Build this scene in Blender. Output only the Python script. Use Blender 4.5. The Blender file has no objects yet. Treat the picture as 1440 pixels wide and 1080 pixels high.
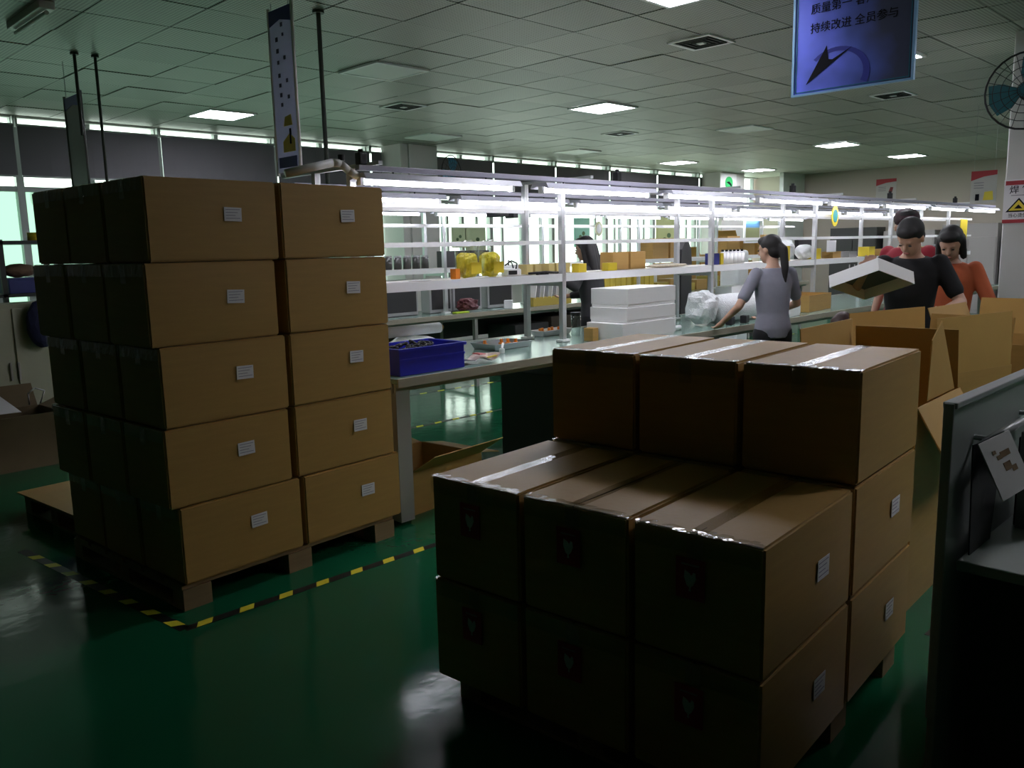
import bpy, bmesh, math, random
from mathutils import Vector, Matrix, Euler
random.seed(7)
PI = math.pi
scene = bpy.context.scene
col = scene.collection

# ------------------------------------------------------------------ camera
cam_d = bpy.data.cameras.new('camera'); cam = bpy.data.objects.new('camera', cam_d); col.objects.link(cam)
cam_d.sensor_width = 36.0; cam_d.sensor_fit = 'HORIZONTAL'; cam_d.lens = 36.0 * 1177.07 / 1440.0
cam_d.clip_start = 0.05; cam_d.clip_end = 200
YAW, PITCH, ROLL = 0.78761, 0.160186, 0.023408
_f = Vector((math.cos(YAW) * math.cos(PITCH), math.sin(YAW) * math.cos(PITCH), -math.sin(PITCH)))
_r = Vector((math.sin(YAW), -math.cos(YAW), 0)); _d = _f.cross(_r)
_r2 = math.cos(ROLL) * _r + math.sin(ROLL) * _d; _d2 = -math.sin(ROLL) * _r + math.cos(ROLL) * _d
cam.matrix_world = Matrix(((_r2.x, -_d2.x, -_f.x, 0), (_r2.y, -_d2.y, -_f.y, 0), (_r2.z, -_d2.z, -_f.z, 1.6), (0, 0, 0, 1)))
scene.camera = cam

# ------------------------------------------------------------------ world, exposure
world = bpy.data.worlds.new('sky'); scene.world = world; world.use_nodes = True
_bg = world.node_tree.nodes['Background']; _bg.inputs[0].default_value = (1.0, 1.0, 0.95, 1); _bg.inputs[1].default_value = 2.9
scene.view_settings.view_transform = 'Standard'; scene.view_settings.look = 'None'
scene.view_settings.gamma = 1.0; scene.view_settings.use_curve_mapping = False
scene.view_settings.exposure = 0.36
TUBE_E, PANEL_E = 16.0, 29.0

CEIL = 3.25
XL, XR, YN, YF = -9.0, 20.3, -10.0, 11.2     # room shell

def portal(x, z, sx, sz):
    l = bpy.data.lights.new('window_portal', 'AREA'); l.shape = 'RECTANGLE'; l.size = sx; l.size_y = sz
    l.cycles.is_portal = True
    o = bpy.data.objects.new('window_portal', l); col.objects.link(o)
    o.location = (x, YF + 0.16, z); o.rotation_euler = (-PI / 2, 0, 0)

# ------------------------------------------------------------------ materials
MATS = {}
def mat(name, color, rough=0.6, metal=0.0, emit=0.0, var=0.0, scale=8.0, bump=0.0, bscale=60.0, spec=0.5, coat=0.0, stretch=(1, 1, 1), trans=0.0, coord='Object'):
    if name in MATS: return MATS[name]
    m = bpy.data.materials.new(name); m.use_nodes = True; MATS[name] = m
    nt = m.node_tree; b = nt.nodes['Principled BSDF']
    c = (*color, 1)
    b.inputs['Base Color'].default_value = c; b.inputs['Roughness'].default_value = rough
    b.inputs['Metallic'].default_value = metal; b.inputs['Specular IOR Level'].default_value = spec
    b.inputs['Coat Weight'].default_value = coat; b.inputs['Coat Roughness'].default_value = 0.08
    if trans: b.inputs['Transmission Weight'].default_value = trans
    if emit: b.inputs['Emission Color'].default_value = c; b.inputs['Emission Strength'].default_value = emit
    if var or bump:
        tc = nt.nodes.new('ShaderNodeTexCoord'); mp = nt.nodes.new('ShaderNodeMapping')
        nt.links.new(tc.outputs[coord], mp.inputs[0]); mp.inputs['Scale'].default_value = stretch
    if var:
        n = nt.nodes.new('ShaderNodeTexNoise'); n.inputs['Scale'].default_value = scale; n.inputs['Detail'].default_value = 4
        nt.links.new(mp.outputs[0], n.inputs['Vector'])
        r = nt.nodes.new('ShaderNodeMapRange'); r.inputs['To Min'].default_value = 1 - var; r.inputs['To Max'].default_value = 1 + var
        nt.links.new(n.outputs['Fac'], r.inputs['Value'])
        mx = nt.nodes.new('ShaderNodeMix'); mx.data_type = 'RGBA'; mx.blend_type = 'MULTIPLY'; mx.inputs['Factor'].default_value = 1
        mx.inputs['A'].default_value = c; nt.links.new(r.outputs[0], mx.inputs['B']); nt.links.new(mx.outputs['Result'], b.inputs['Base Color'])
    if bump:
        n = nt.nodes.new('ShaderNodeTexNoise'); n.inputs['Scale'].default_value = bscale; nt.links.new(mp.outputs[0], n.inputs['Vector'])
        bp = nt.nodes.new('ShaderNodeBump'); bp.inputs['Strength'].default_value = bump; bp.inputs['Distance'].default_value = 0.01
        nt.links.new(n.outputs['Fac'], bp.inputs['Height']); nt.links.new(bp.outputs[0], b.inputs['Normal'])
    return m

def clear_mat(name, tint, gloss, rough):
    if name in MATS: return MATS[name]
    m = bpy.data.materials.new(name); m.use_nodes = True; MATS[name] = m
    nt = m.node_tree; nt.nodes.remove(nt.nodes['Principled BSDF']); out = nt.nodes['Material Output']
    t = nt.nodes.new('ShaderNodeBsdfTransparent'); t.inputs[0].default_value = (*tint, 1)
    g = nt.nodes.new('ShaderNodeBsdfGlossy'); g.inputs['Roughness'].default_value = rough
    lw = nt.nodes.new('ShaderNodeLayerWeight'); lw.inputs[0].default_value = 0.5
    fr = nt.nodes.new('ShaderNodeMath'); fr.operation = 'POWER'; fr.inputs[1].default_value = 4.0; nt.links.new(lw.outputs['Facing'], fr.inputs[0])
    mr = nt.nodes.new('ShaderNodeMath'); mr.operation = 'ADD'; mr.use_clamp = True; mr.inputs[1].default_value = gloss
    nt.links.new(fr.outputs[0], mr.inputs[0])
    if rough > 0.05:
        tc = nt.nodes.new('ShaderNodeTexCoord'); n = nt.nodes.new('ShaderNodeTexNoise'); n.inputs['Scale'].default_value = 22
        bp = nt.nodes.new('ShaderNodeBump'); bp.inputs['Strength'].default_value = 0.5; bp.inputs['Distance'].default_value = 0.01
        nt.links.new(tc.outputs['Object'], n.inputs['Vector']); nt.links.new(n.outputs['Fac'], bp.inputs['Height'])
        nt.links.new(bp.outputs[0], g.inputs['Normal'])
    x = nt.nodes.new('ShaderNodeMixShader')
    nt.links.new(mr.outputs[0], x.inputs[0]); nt.links.new(t.outputs[0], x.inputs[1]); nt.links.new(g.outputs[0], x.inputs[2])
    nt.links.new(x.outputs[0], out.inputs[0])
    return m

def soft_mat(name, color, translucent):
    if name in MATS: return MATS[name]
    m = bpy.data.materials.new(name); m.use_nodes = True; MATS[name] = m
    nt = m.node_tree; nt.nodes.remove(nt.nodes['Principled BSDF']); out = nt.nodes['Material Output']
    d = nt.nodes.new('ShaderNodeBsdfDiffuse'); d.inputs[0].default_value = (*color, 1)
    t = nt.nodes.new('ShaderNodeBsdfTranslucent'); t.inputs[0].default_value = (*color, 1)
    x = nt.nodes.new('ShaderNodeMixShader'); x.inputs[0].default_value = translucent
    nt.links.new(d.outputs[0], x.inputs[1]); nt.links.new(t.outputs[0], x.inputs[2]); nt.links.new(x.outputs[0], out.inputs[0])
    return m

def tile_mat():
    m = mat('ceiling_tile_paint', (0.45, 0.465, 0.385), 0.45)
    nt = m.node_tree; b = nt.nodes['Principled BSDF']
    tc = nt.nodes.new('ShaderNodeTexCoord'); v = nt.nodes.new('ShaderNodeTexVoronoi')
    v.feature = 'F1'; v.inputs['Scale'].default_value = 38; v.inputs['Randomness'].default_value = 0.0
    nt.links.new(tc.outputs['Object'], v.inputs['Vector'])
    r = nt.nodes.new('ShaderNodeMapRange'); r.inputs['From Min'].default_value = 0.28; r.inputs['From Max'].default_value = 0.45
    r.inputs['To Min'].default_value = 0.35; r.inputs['To Max'].default_value = 1.0
    nt.links.new(v.outputs['Distance'], r.inputs['Value'])
    oi = nt.nodes.new('ShaderNodeObjectInfo'); r2 = nt.nodes.new('ShaderNodeMapRange'); r2.inputs['To Min'].default_value = 0.86; r2.inputs['To Max'].default_value = 1.08
    nt.links.new(oi.outputs['Random'], r2.inputs['Value'])
    mu = nt.nodes.new('ShaderNodeMath'); mu.operation = 'MULTIPLY'; nt.links.new(r.outputs[0], mu.inputs[0]); nt.links.new(r2.outputs[0], mu.inputs[1])
    mx = nt.nodes.new('ShaderNodeMix'); mx.data_type = 'RGBA'; mx.blend_type = 'MULTIPLY'; mx.inputs['Factor'].default_value = 1
    mx.inputs['A'].default_value = (0.45, 0.465, 0.385, 1); nt.links.new(mu.outputs[0], mx.inputs['B'])
    nt.links.new(mx.outputs['Result'], b.inputs['Base Color'])
    return m

CARD = lambda: mat('cardboard', (0.46, 0.275, 0.085), 0.48, var=0.12, scale=5, bump=0.08, bscale=40, stretch=(1, 1, 9), spec=0.35)
CARD_IN = lambda: mat('cardboard_inner', (0.47, 0.285, 0.085), 0.6, var=0.08, scale=6, spec=0.3)
WHITE = lambda: mat('white_paint', (0.88, 0.88, 0.87), 0.4)
PAPER = lambda: mat('white_paper', (0.80, 0.78, 0.80), 0.6)
ALU = lambda: mat('aluminium', (0.72, 0.73, 0.74), 0.32, 0.6)
BLACK = lambda: mat('black_plastic', (0.012, 0.012, 0.014), 0.45)
STEEL = lambda: mat('steel', (0.5, 0.5, 0.52), 0.3, 0.9)
TAPE = lambda: clear_mat('clear_tape', (0.95, 0.93, 0.88), 0.16, 0.10)
INK = lambda: mat('black_ink', (0.012, 0.012, 0.016), 0.9, spec=0.1)
RED = lambda: mat('red_print', (0.42, 0.03, 0.04), 0.55)
YEL = lambda: mat('yellow_plastic', (0.80, 0.62, 0.04), 0.45)
BLUE = lambda: mat('blue_plastic', (0.012, 0.02, 0.42), 0.35)
WOOD = lambda: mat('pallet_wood', (0.30, 0.20, 0.10), 0.75, var=0.25, scale=4, stretch=(1, 8, 8))

# ------------------------------------------------------------------ mesh builder
class MB:
    def __init__(s): s.bm = bmesh.new()
    def box(s, x0, x1, y0, y1, z0, z1, bev=0.0):
        vs = [s.bm.verts.new(p) for p in ((x0, y0, z0), (x1, y0, z0), (x1, y1, z0), (x0, y1, z0), (x0, y0, z1), (x1, y0, z1), (x1, y1, z1), (x0, y1, z1))]
        fs = [s.bm.faces.new([vs[i] for i in q]) for q in ((0, 3, 2, 1), (4, 5, 6, 7), (0, 1, 5, 4), (1, 2, 6, 5), (2, 3, 7, 6), (3, 0, 4, 7))]
        if bev:
            es = list({e for f in fs for e in f.edges})
            bmesh.ops.bevel(s.bm, geom=es, offset=bev, segments=2, affect='EDGES', profile=0.5)
        return s
    def obox(s, c, size, rot=(0, 0, 0), bev=0.0):
        n0 = len(s.bm.verts); b = MB().box(-size[0] / 2, size[0] / 2, -size[1] / 2, size[1] / 2, -size[2] / 2, size[2] / 2, bev)
        M = Matrix.Translation(c) @ Euler(rot).to_matrix().to_4x4()
        return s.merge(b, M)
    def merge(s, o, M=None):
        if M is not None: bmesh.ops.transform(o.bm, matrix=M, verts=o.bm.verts)
        me = bpy.data.meshes.new('tmp'); o.bm.to_mesh(me); s.bm.from_mesh(me); bpy.data.meshes.remove(me); o.bm.free(); return s
    def cone(s, p0, r0, p1, r1, n=14, caps=True):
        p0, p1 = Vector(p0), Vector(p1); d = (p1 - p0)
        if d.length < 1e-6: return s
        d.normalize(); a = Vector((0, 0, 1)) if abs(d.z) < 0.9 else Vector((1, 0, 0))
        u = d.cross(a).normalized(); w = d.cross(u)
        A = [s.bm.verts.new(p0 + r0 * (math.cos(2 * PI * i / n) * u + math.sin(2 * PI * i / n) * w)) for i in range(n)]
        B = [s.bm.verts.new(p1 + r1 * (math.cos(2 * PI * i / n) * u + math.sin(2 * PI * i / n) * w)) for i in range(n)]
        for i in range(n): s.bm.faces.new((A[i], B[i], B[(i + 1) % n], A[(i + 1) % n]))
        if caps: s.bm.faces.new(A); s.bm.faces.new(list(reversed(B)))
        return s
    def cyl(s, p0, p1, r, n=14): return s.cone(p0, r, p1, r, n)
    def tube(s, pts, r, n=10):
        for a, b in zip(pts, pts[1:]): s.cyl(a, b, r, n)
        for p in pts[1:-1]: s.ball(p, (r, r, r), 10, 6)
        return s
    def ball(s, c, r, u=18, v=12, rot=None):
        M = Matrix.Translation(c) @ (rot.to_4x4() if rot else Matrix()) @ Matrix.Diagonal((r[0], r[1], r[2], 1))
        top, bot = s.bm.verts.new(M @ Vector((0, 0, 1))), s.bm.verts.new(M @ Vector((0, 0, -1))); R = []
        for j in range(1, v):
            p = PI * j / v; R.append([s.bm.verts.new(M @ Vector((math.sin(p) * math.cos(2 * PI * i / u), math.sin(p) * math.sin(2 * PI * i / u), math.cos(p)))) for i in range(u)])
        for i in range(u):
            k = (i + 1) % u; s.bm.faces.new((top, R[0][i], R[0][k])); s.bm.faces.new((bot, R[-1][k], R[-1][i]))
            for A, B in zip(R, R[1:]): s.bm.faces.new((A[i], B[i], B[k], A[k]))
        return s
    def capsule(s, p0, r0, p1, r1):
        s.cone(p0, r0, p1, r1, 14); s.ball(p0, (r0,) * 3, 14, 8); s.ball(p1, (r1,) * 3, 14, 8); return s
    def loft(s, rings, caps=True, n=20):
        R = []
        for (c, rx, ry, M) in rings:
            R.append([s.bm.verts.new(Vector(c) + M @ Vector((rx * math.cos(2 * PI * i / n), ry * math.sin(2 * PI * i / n), 0))) for i in range(n)])
        for A, B in zip(R, R[1:]):
            for i in range(n): s.bm.faces.new((A[i], A[(i + 1) % n], B[(i + 1) % n], B[i]))
        if caps: s.bm.faces.new(list(reversed(R[0]))); s.bm.faces.new(R[-1])
        return s
    def prism(s, poly, h0, h1, axis='z'):
        f = {'z': lambda a, b, h: (a, b, h), 'x': lambda a, b, h: (h, a, b), 'y': lambda a, b, h: (a, h, b)}[axis]
        A = [s.bm.verts.new(f(a, b, h0)) for a, b in poly]; B = [s.bm.verts.new(f(a, b, h1)) for a, b in poly]; n = len(poly)
        s.bm.faces.new(A); s.bm.faces.new(list(reversed(B)))
        for i in range(n): s.bm.faces.new((A[i], B[i], B[(i + 1) % n], A[(i + 1) % n]))
        return s
    def sheet(s, pts, t):           # a quad or polygon given thickness t along its normal
        P = [Vector(p) for p in pts]; nrm = (P[1] - P[0]).cross(P[2] - P[0]).normalized() * t / 2
        A = [s.bm.verts.new(p - nrm) for p in P]; B = [s.bm.verts.new(p + nrm) for p in P]; n = len(P)
        s.bm.faces.new(A); s.bm.faces.new(list(reversed(B)))
        for i in range(n): s.bm.faces.new((A[i], B[i], B[(i + 1) % n], A[(i + 1) % n]))
        return s
    def ring(s, c, R, r, axis='x', n=28, m=8):
        e = {'x': (Vector((0, 1, 0)), Vector((0, 0, 1)), Vector((1, 0, 0))), 'y': (Vector((1, 0, 0)), Vector((0, 0, 1)), Vector((0, 1, 0))), 'z': (Vector((1, 0, 0)), Vector((0, 1, 0)), Vector((0, 0, 1)))}[axis]
        V = []
        for i in range(n):
            a = 2 * PI * i / n; d = math.cos(a) * e[0] + math.sin(a) * e[1]
            V.append([s.bm.verts.new(Vector(c) + d * (R + r * math.cos(2 * PI * j / m)) + e[2] * r * math.sin(2 * PI * j / m)) for j in range(m)])
        for i in range(n):
            for j in range(m): s.bm.faces.new((V[i][j], V[(i + 1) % n][j], V[(i + 1) % n][(j + 1) % m], V[i][(j + 1) % m]))
        return s
    def build(s, name, material, parent=None, smooth=False, loc=None, rz=None):
        bmesh.ops.recalc_face_normals(s.bm, faces=s.bm.faces)
        me = bpy.data.meshes.new(name); s.bm.to_mesh(me); s.bm.free()
        if smooth:
            for p in me.polygons: p.use_smooth = True
        me.materials.append(material)
        o = bpy.data.objects.new(name, me); col.objects.link(o)
        if parent: o.parent = parent
        if loc: o.location = loc
        if rz is not None: o.rotation_euler = (0, 0, rz)
        return o

def tag(o, label=None, cat=None, group=None, kind=None):
    if label: o['label'] = label
    if cat: o['category'] = cat
    if group: o['group'] = group
    if kind: o['kind'] = kind
    return o
def thing(name, label, cat, loc=(0, 0, 0), rz=0.0, group=None):
    o = bpy.data.objects.new(name, None); col.objects.link(o); o.empty_display_size = 0.1
    o.location = loc; o.rotation_euler = (0, 0, rz); return tag(o, label, cat, group)
def dup(root, loc, rz=None, label=None, group=None):
    r = root.copy(); col.objects.link(r); r.location = loc
    if rz is not None: r.rotation_euler = (0, 0, rz)
    if label: r['label'] = label
    if group: r['group'] = group
    for ch in list(root.children):
        c = ch.copy(); col.objects.link(c); c.parent = r
        for g in list(ch.children):
            d = g.copy(); col.objects.link(d); d.parent = c
    return r
def baked(o):                       # evaluated mesh of one object, worked out in a scratch scene
    sc = bpy.data.scenes.new('scratch'); sc.collection.objects.link(o); vl = sc.view_layers[0]; vl.update()
    me = bpy.data.meshes.new_from_object(o.evaluated_get(vl.depsgraph), depsgraph=vl.depsgraph)
    bpy.data.scenes.remove(sc); return me
def text_mesh(body, size, material, name, parent=None, loc=(0, 0, 0), rot=(0, 0, 0), align='CENTER', ext=0.0006):
    cu = bpy.data.curves.new(name, 'FONT'); cu.body = body; cu.size = size; cu.align_x = align; cu.align_y = 'CENTER'; cu.extrude = ext; cu.offset = size * 0.004
    t = bpy.data.objects.new('tmp_text', cu); me = baked(t)
    bpy.data.objects.remove(t); bpy.data.curves.remove(cu)
    me.name = name; me.materials.clear(); me.materials.append(material)
    o = bpy.data.objects.new(name, me); col.objects.link(o); o.location = loc; o.rotation_euler = rot
    if parent: o.parent = parent
    return o

# ------------------------------------------------------------------ room shell
def floor_mat():
    m = mat('green_epoxy', (0.008, 0.112, 0.048), 0.16, spec=0.28)
    nt = m.node_tree; b = nt.nodes['Principled BSDF']; tc = nt.nodes.new('ShaderNodeTexCoord')
    n = nt.nodes.new('ShaderNodeTexNoise'); n.inputs['Scale'].default_value = 1.3; n.inputs['Detail'].default_value = 5
    nt.links.new(tc.outputs['Object'], n.inputs['Vector'])
    r = nt.nodes.new('ShaderNodeMapRange'); r.inputs['To Min'].default_value = 0.06; r.inputs['To Max'].default_value = 0.20
    nt.links.new(n.outputs['Fac'], r.inputs['Value']); nt.links.new(r.outputs[0], b.inputs['Roughness'])
    n2 = nt.nodes.new('ShaderNodeTexNoise'); n2.inputs['Scale'].default_value = 9; nt.links.new(tc.outputs['Object'], n2.inputs['Vector'])
    bp = nt.nodes.new('ShaderNodeBump'); bp.inputs['Strength'].default_value = 0.06; bp.inputs['Distance'].default_value = 0.02
    nt.links.new(n2.outputs['Fac'], bp.inputs['Height']); nt.links.new(bp.outputs[0], b.inputs['Normal'])
    return m
tag(MB().box(XL, XR, YN, YF + 0.2, -0.1, 0).build('floor', floor_mat()), kind='structure')
WALLM = lambda: mat('wall_paint', (0.47, 0.42, 0.35), 0.7, var=0.04, scale=2)
tag(MB().box(XR, XR + 0.2, YN, YF + 0.2, 0, CEIL + 0.3).build('wall_right', WALLM()), kind='structure')
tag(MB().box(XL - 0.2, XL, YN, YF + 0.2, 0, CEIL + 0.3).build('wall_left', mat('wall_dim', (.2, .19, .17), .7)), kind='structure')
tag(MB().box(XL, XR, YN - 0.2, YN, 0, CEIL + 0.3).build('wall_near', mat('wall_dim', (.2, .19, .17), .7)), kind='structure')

# ceiling: slab with a lay-in grid of perforated tiles (each near tile an object of its own)
ceil = tag(MB().box(XL, XR, YN, YF + 0.2, CEIL + 0.02, CEIL + 0.12).build('ceiling', mat('ceiling_grid', (0.10, 0.11, 0.095), 0.7)), kind='structure')
TM = tile_mat()
_tile = bpy.data.meshes.new('ceiling_tile'); _b = MB().box(-0.2945, 0.2945, -0.2945, 0.2945, 0, 0.018)
bmesh.ops.recalc_face_normals(_b.bm, faces=_b.bm.faces); _b.bm.to_mesh(_tile); _b.bm.free(); _tile.materials.append(TM)
GX, GY = 0.42, 0.27
cells = []
i0 = math.ceil((XL - GX) / 0.6)
for i in range(i0, int((XR - GX) / 0.6)):
    for j in range(math.ceil((YN - GY) / 0.6), int((YF - GY) / 0.6)):
        x, y = GX + 0.6 * i + 0.3, GY + 0.6 * j + 0.3
        v = Vector((x, y, CEIL - 1.6)); fw = v.dot(_f)
        vis = fw > 0.5 and abs(v.dot(_r2)) < fw * 0.66 and v.dot(-_d2) < fw * 0.52
        cells.append((0 if vis else 1, v.length, x, y))
cells.sort()
for k, (nv, d, x, y) in enumerate(cells[:295]):
    o = bpy.data.objects.new('ceiling_tile', _tile); col.objects.link(o); o.parent = ceil
    o.location = (x, y, CEIL + random.choice((0, 0, 0, 0.002, 0.004, -0.002)))
    o.rotation_euler = (random.uniform(-.004, .004), random.uniform(-.004, .004), 0)
rest = MB()
for nv, d, x, y in cells[295:]: rest.box(x - 0.2945, x + 0.2945, y - 0.2945, y + 0.2945, CEIL, CEIL + 0.018)
tag(rest.build('ceiling_tile_field', TM, ceil), kind='stuff')

# back wall with the window band
BW = mat('window_wall_paint', (0.62, 0.63, 0.60), 0.65)
wb = tag(MB().box(XL, XR, YF, YF + 0.2, 0, 0.95).build('wall_back', BW), kind='structure')
MB().box(XL, XR, YF, YF + 0.2, CEIL - 0.012, CEIL + 0.3).build('lintel', BW, wb)
MULL = [3.07 - 1.68, 3.07, 4.74, 6.41, 8.06, 9.40, 10.74, 12.42, 14.10, 15.79, 17.47, 19.0, 20.2]
FRM = mat('window_frame_paint', (0.30, 0.33, 0.31), 0.4, 0.3)
GTEAL = clear_mat('window_glass_teal', (0.42, 0.56, 0.49), 0.0, 0.0); GLASS = clear_mat('window_glass', (0.88, 0.97, 0.93), 0.0, 0.0)
MB().box(XL, MULL[0], YF, YF + 0.2, 0.95, CEIL).build('pier', BW, wb)
for n, (a, b) in enumerate(zip(MULL, MULL[1:])):
    if b - a < 0.5: continue
    w = tag(MB().box(a, a + 0.06, YF + 0.04, YF + 0.14, 0.95, CEIL).box(b - 0.02, b, YF + 0.04, YF + 0.14, 0.95, CEIL)
            .box(a, b, YF + 0.04, YF + 0.14, 0.95, 1.01).build('window_%d' % (n + 1), FRM), kind='structure')
    m = (a + b) / 2
    MB().box(a, b, YF + 0.05, YF + 0.13, 2.40, 2.46).box(m - 0.03, m + 0.03, YF + 0.05, YF + 0.13, 1.01, CEIL).build('transom', FRM, w)
    MB().box(a + 0.30, a + 0.345, YF + 0.06, YF + 0.10, 1.01, 2.40).box(b - 0.345, b - 0.30, YF + 0.06, YF + 0.10, 1.01, 2.40).build('sash_rail', FRM, w)
    for (p, q, r, s) in ((a + 0.06, m - 0.03, 1.01, 2.40), (m + 0.03, b - 0.02, 1.01, 2.40), (a + 0.06, m - 0.03, 2.46, CEIL), (m + 0.03, b - 0.02, 2.46, CEIL)):
        MB().box(p, q, YF + 0.085, YF + 0.091, r, s).build('pane', GTEAL if (b < 8.2 and s < 3) else GLASS, w)
    portal((a + b) / 2, 2.1, b - a, 2.25)
# roller blinds hanging in front of the upper windows
BL = soft_mat('blind_fabric', (0.16, 0.155, 0.165), 0.12)
for n, (a, b) in enumerate(zip(MULL, MULL[1:])):
    if b > 20.1 or b - a < 0.5: continue
    t = thing('roller_blind', 'dark grey roller blind on window band, %s away from the far right wall' % ['first','second','third','fourth','fifth','sixth','seventh','eighth','ninth','tenth','eleventh','twelfth','thirteenth'][11 - n], 'blind', ((a + b) / 2, YF - 0.05, 3.15), 0, 'roller blinds along the window wall')
    h = (b - a) / 2 - 0.022
    MB().cyl((-h, 0, 0), (h, 0, 0), 0.016, 10).build('roller', FRM, t)
    zb = -0.57 if b < 8.2 else -0.62
    for e in (-h - .012, h): MB().box(e, e + .012, -.02, .05, -.02, CEIL - 3.15 - .0005).build('bracket', FRM, t)
    g = MB(); N = 10
    vs = [[g.bm.verts.new((-h + 2 * h * i / N, -0.012 + 0.006 * math.sin(i * 1.9 + n), z)) for i in range(N + 1)] for z in (0, zb)]
    for i in range(N): g.bm.faces.new((vs[0][i], vs[0][i + 1], vs[1][i + 1], vs[1][i]))
    fab = g.build('fabric', BL, t)
    sm = fab.modifiers.new('thick', 'SOLIDIFY'); sm.thickness = 0.002
    MB().box(-h, h, -0.022, -0.004, zb - 0.022, zb).build('bottom_bar', FRM, t)

# columns
COLM = mat('column_paint', (0.66, 0.65, 0.62), 0.6, var=0.03, scale=3)
tag(MB().box(8.28, 9.02, 10.65, 11.14, 0, CEIL).box(8.42, 8.50, 10.61, 10.649, 0, CEIL).build('trim_1', COLM), kind='structure')
tag(MB().box(17.6, 18.6, 10.6, 11.14, 0, CEIL).build('trim_2', COLM), kind='structure')
tag(MB().box(8.0, 8.7, 1.45, 2.14, 0, CEIL, 0.01).build('trim_3', COLM), kind='structure')
tag(MB().box(19.2, 20.3, 9.9, 10.0, 0, CEIL).build('wall_partition', mat('partition_white', (0.74, 0.80, 0.76), 0.5)), kind='structure')

# ------------------------------------------------------------------ ceiling lamps, vents
PAN = mat('led_panel', (0.90, 0.90, 1.0), 0.5, emit=PANEL_E)
PANOFF = mat('panel_off', (0.80, 0.82, 0.78), 0.5)
def panel(x, y, on, label, grp):
    t = thing('ceiling_light', label, 'ceiling light', (x, y, CEIL - 0.012), 0, grp)
    MB().box(-.30, .30, -.30, -.27, -.006, .012).box(-.30, .30, .27, .30, -.006, .012).box(-.30, -.27, -.27, .27, -.006, .012).box(.27, .30, -.27, .27, -.006, .012).build('frame', WHITE(), t)
    MB().box(-.27, .27, -.27, .27, -.002, .010).build('diffuser', PAN if on else PANOFF, t)
LIT = [(4.9, 3.28), (8.05, 3.24), (4.88, 9.66), (8.2, 6.58), (14.75, 9.9), (17.9, 9.85), (14.6, 6.55), (17.75, 6.53), (14.6, 3.28), (17.8, 3.28), (4.9, -0.1), (8.2, -0.1), (11.5, -0.1), (14.7, -0.1)]
for x, y in LIT: panel(x, y, True, 'lit square LED ceiling panel, %s row from windows, %s from tall stack' % ({10: 'first', 7: 'second', 3: 'third', 0: 'fourth', -3: 'fifth'}[round(y)], {5: 'first', 8: 'second', 12: 'third', 11: 'third', 15: 'fourth', 18: 'fifth'}[round(x)]), 'lit ceiling panels')
for x, y in [(11.5, 9.8), (11.4, 6.5), (8.2, 9.75), (4.92, 6.52)]: panel(x, y, False, 'unlit pale square ceiling panel, %s row from windows, %s from tall stack' % ({10: 'first', 7: 'second', 6: 'second'}[round(y)], {5: 'first', 8: 'second', 12: 'third', 11: 'third'}[round(x)]), 'unlit ceiling panels')
VD = mat('vent_dark', (0.02, 0.022, 0.02), 0.5)
for x, y in [(6.28, 4.0), (10.24, 7.9), (6.25, 7.94), (10.25, 3.96)]:
    t = thing('ceiling_vent', 'dark square ceiling air diffuser, %s row from windows, %s from tall stack' % (('second', 'first')[y > 6], ('second', 'first')[x < 8]), 'ceiling vent', (x, y, CEIL - 0.012), 0, 'ceiling air diffusers')
    MB().box(-.2, .2, -.2, -.17, 0, .012).box(-.2, .2, .17, .2, 0, .012).box(-.2, -.17, -.17, .17, 0, .012).box(.17, .2, -.17, .17, 0, .012).build('frame', WHITE(), t)
    for r in (0.15, 0.105, 0.06):
        MB().box(-r, r, -r, -r + .012, -.004, .010).box(-r, r, r - .012, r, -.004, .010).box(-r, -r + .012, -r, r, -.004, .010).box(r - .012, r, -r, r, -.004, .010).build('louvre', VD, t)
    MB().box(-.17, .17, -.17, .17, .008, .012).build('backing', VD, t)
    MB().box(-.03, .03, -.03, .03, -.006, .008).build('centre_plate', WHITE(), t)
t = thing('tube_batten', 'unlit white batten lamp on the dark ceiling left of the rods', 'ceiling light', (1.96, 6.5, CEIL - 0.05))
MB().box(-.05, .05, -.36, .36, 0, .05, .006).build('housing', WHITE(), t); MB().cyl((0, -.34, -.02), (0, .34, -.02), .014).build('tube', PANOFF, t)

# ------------------------------------------------------------------ carton stacks
SA = 0.0783769                     # the pallets stand turned a little against the room
def S(u, v, z=0.0): return Vector((u * math.cos(SA) - v * math.sin(SA), u * math.sin(SA) + v * math.cos(SA), z))
BU, BV, BH = 0.667, 0.403, 0.3635
def carton_mesh(seed):
    rr = random.Random(seed); m = MB(); N, K = 8, 4
    hx, hy = BU / 2 - 0.012, BV / 2 - 0.010; h = BH - 0.0035
    m.box(-hx, hx, -hy, hy, 0, h)
    bmesh.ops.subdivide_edges(m.bm, edges=list(m.bm.edges), cuts=5, use_grid_fill=True)
    b1, b2, b3 = rr.uniform(.001, .005), rr.uniform(.001, .005), rr.uniform(-.004, .001)
    for v in m.bm.verts:
        x, y, z = v.co; fx, fy, fz = 1 - (x / hx) ** 2, 1 - (y / hy) ** 2, 1 - (2 * z / h - 1) ** 2
        if abs(abs(y) - hy) < 1e-5: v.co.y += math.copysign(b1, y) * fx * fz
        if abs(abs(x) - hx) < 1e-5: v.co.x += math.copysign(b2, x) * fy * fz
        if abs(z - h) < 1e-5: v.co.z += b3 * fx * fy
    es = [e for e in m.bm.edges if len(e.link_faces) == 2 and e.calc_face_angle(0) > 1.2]
    bmesh.ops.bevel(m.bm, geom=es, offset=0.007, segments=2, affect='EDGES')
    return m
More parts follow.
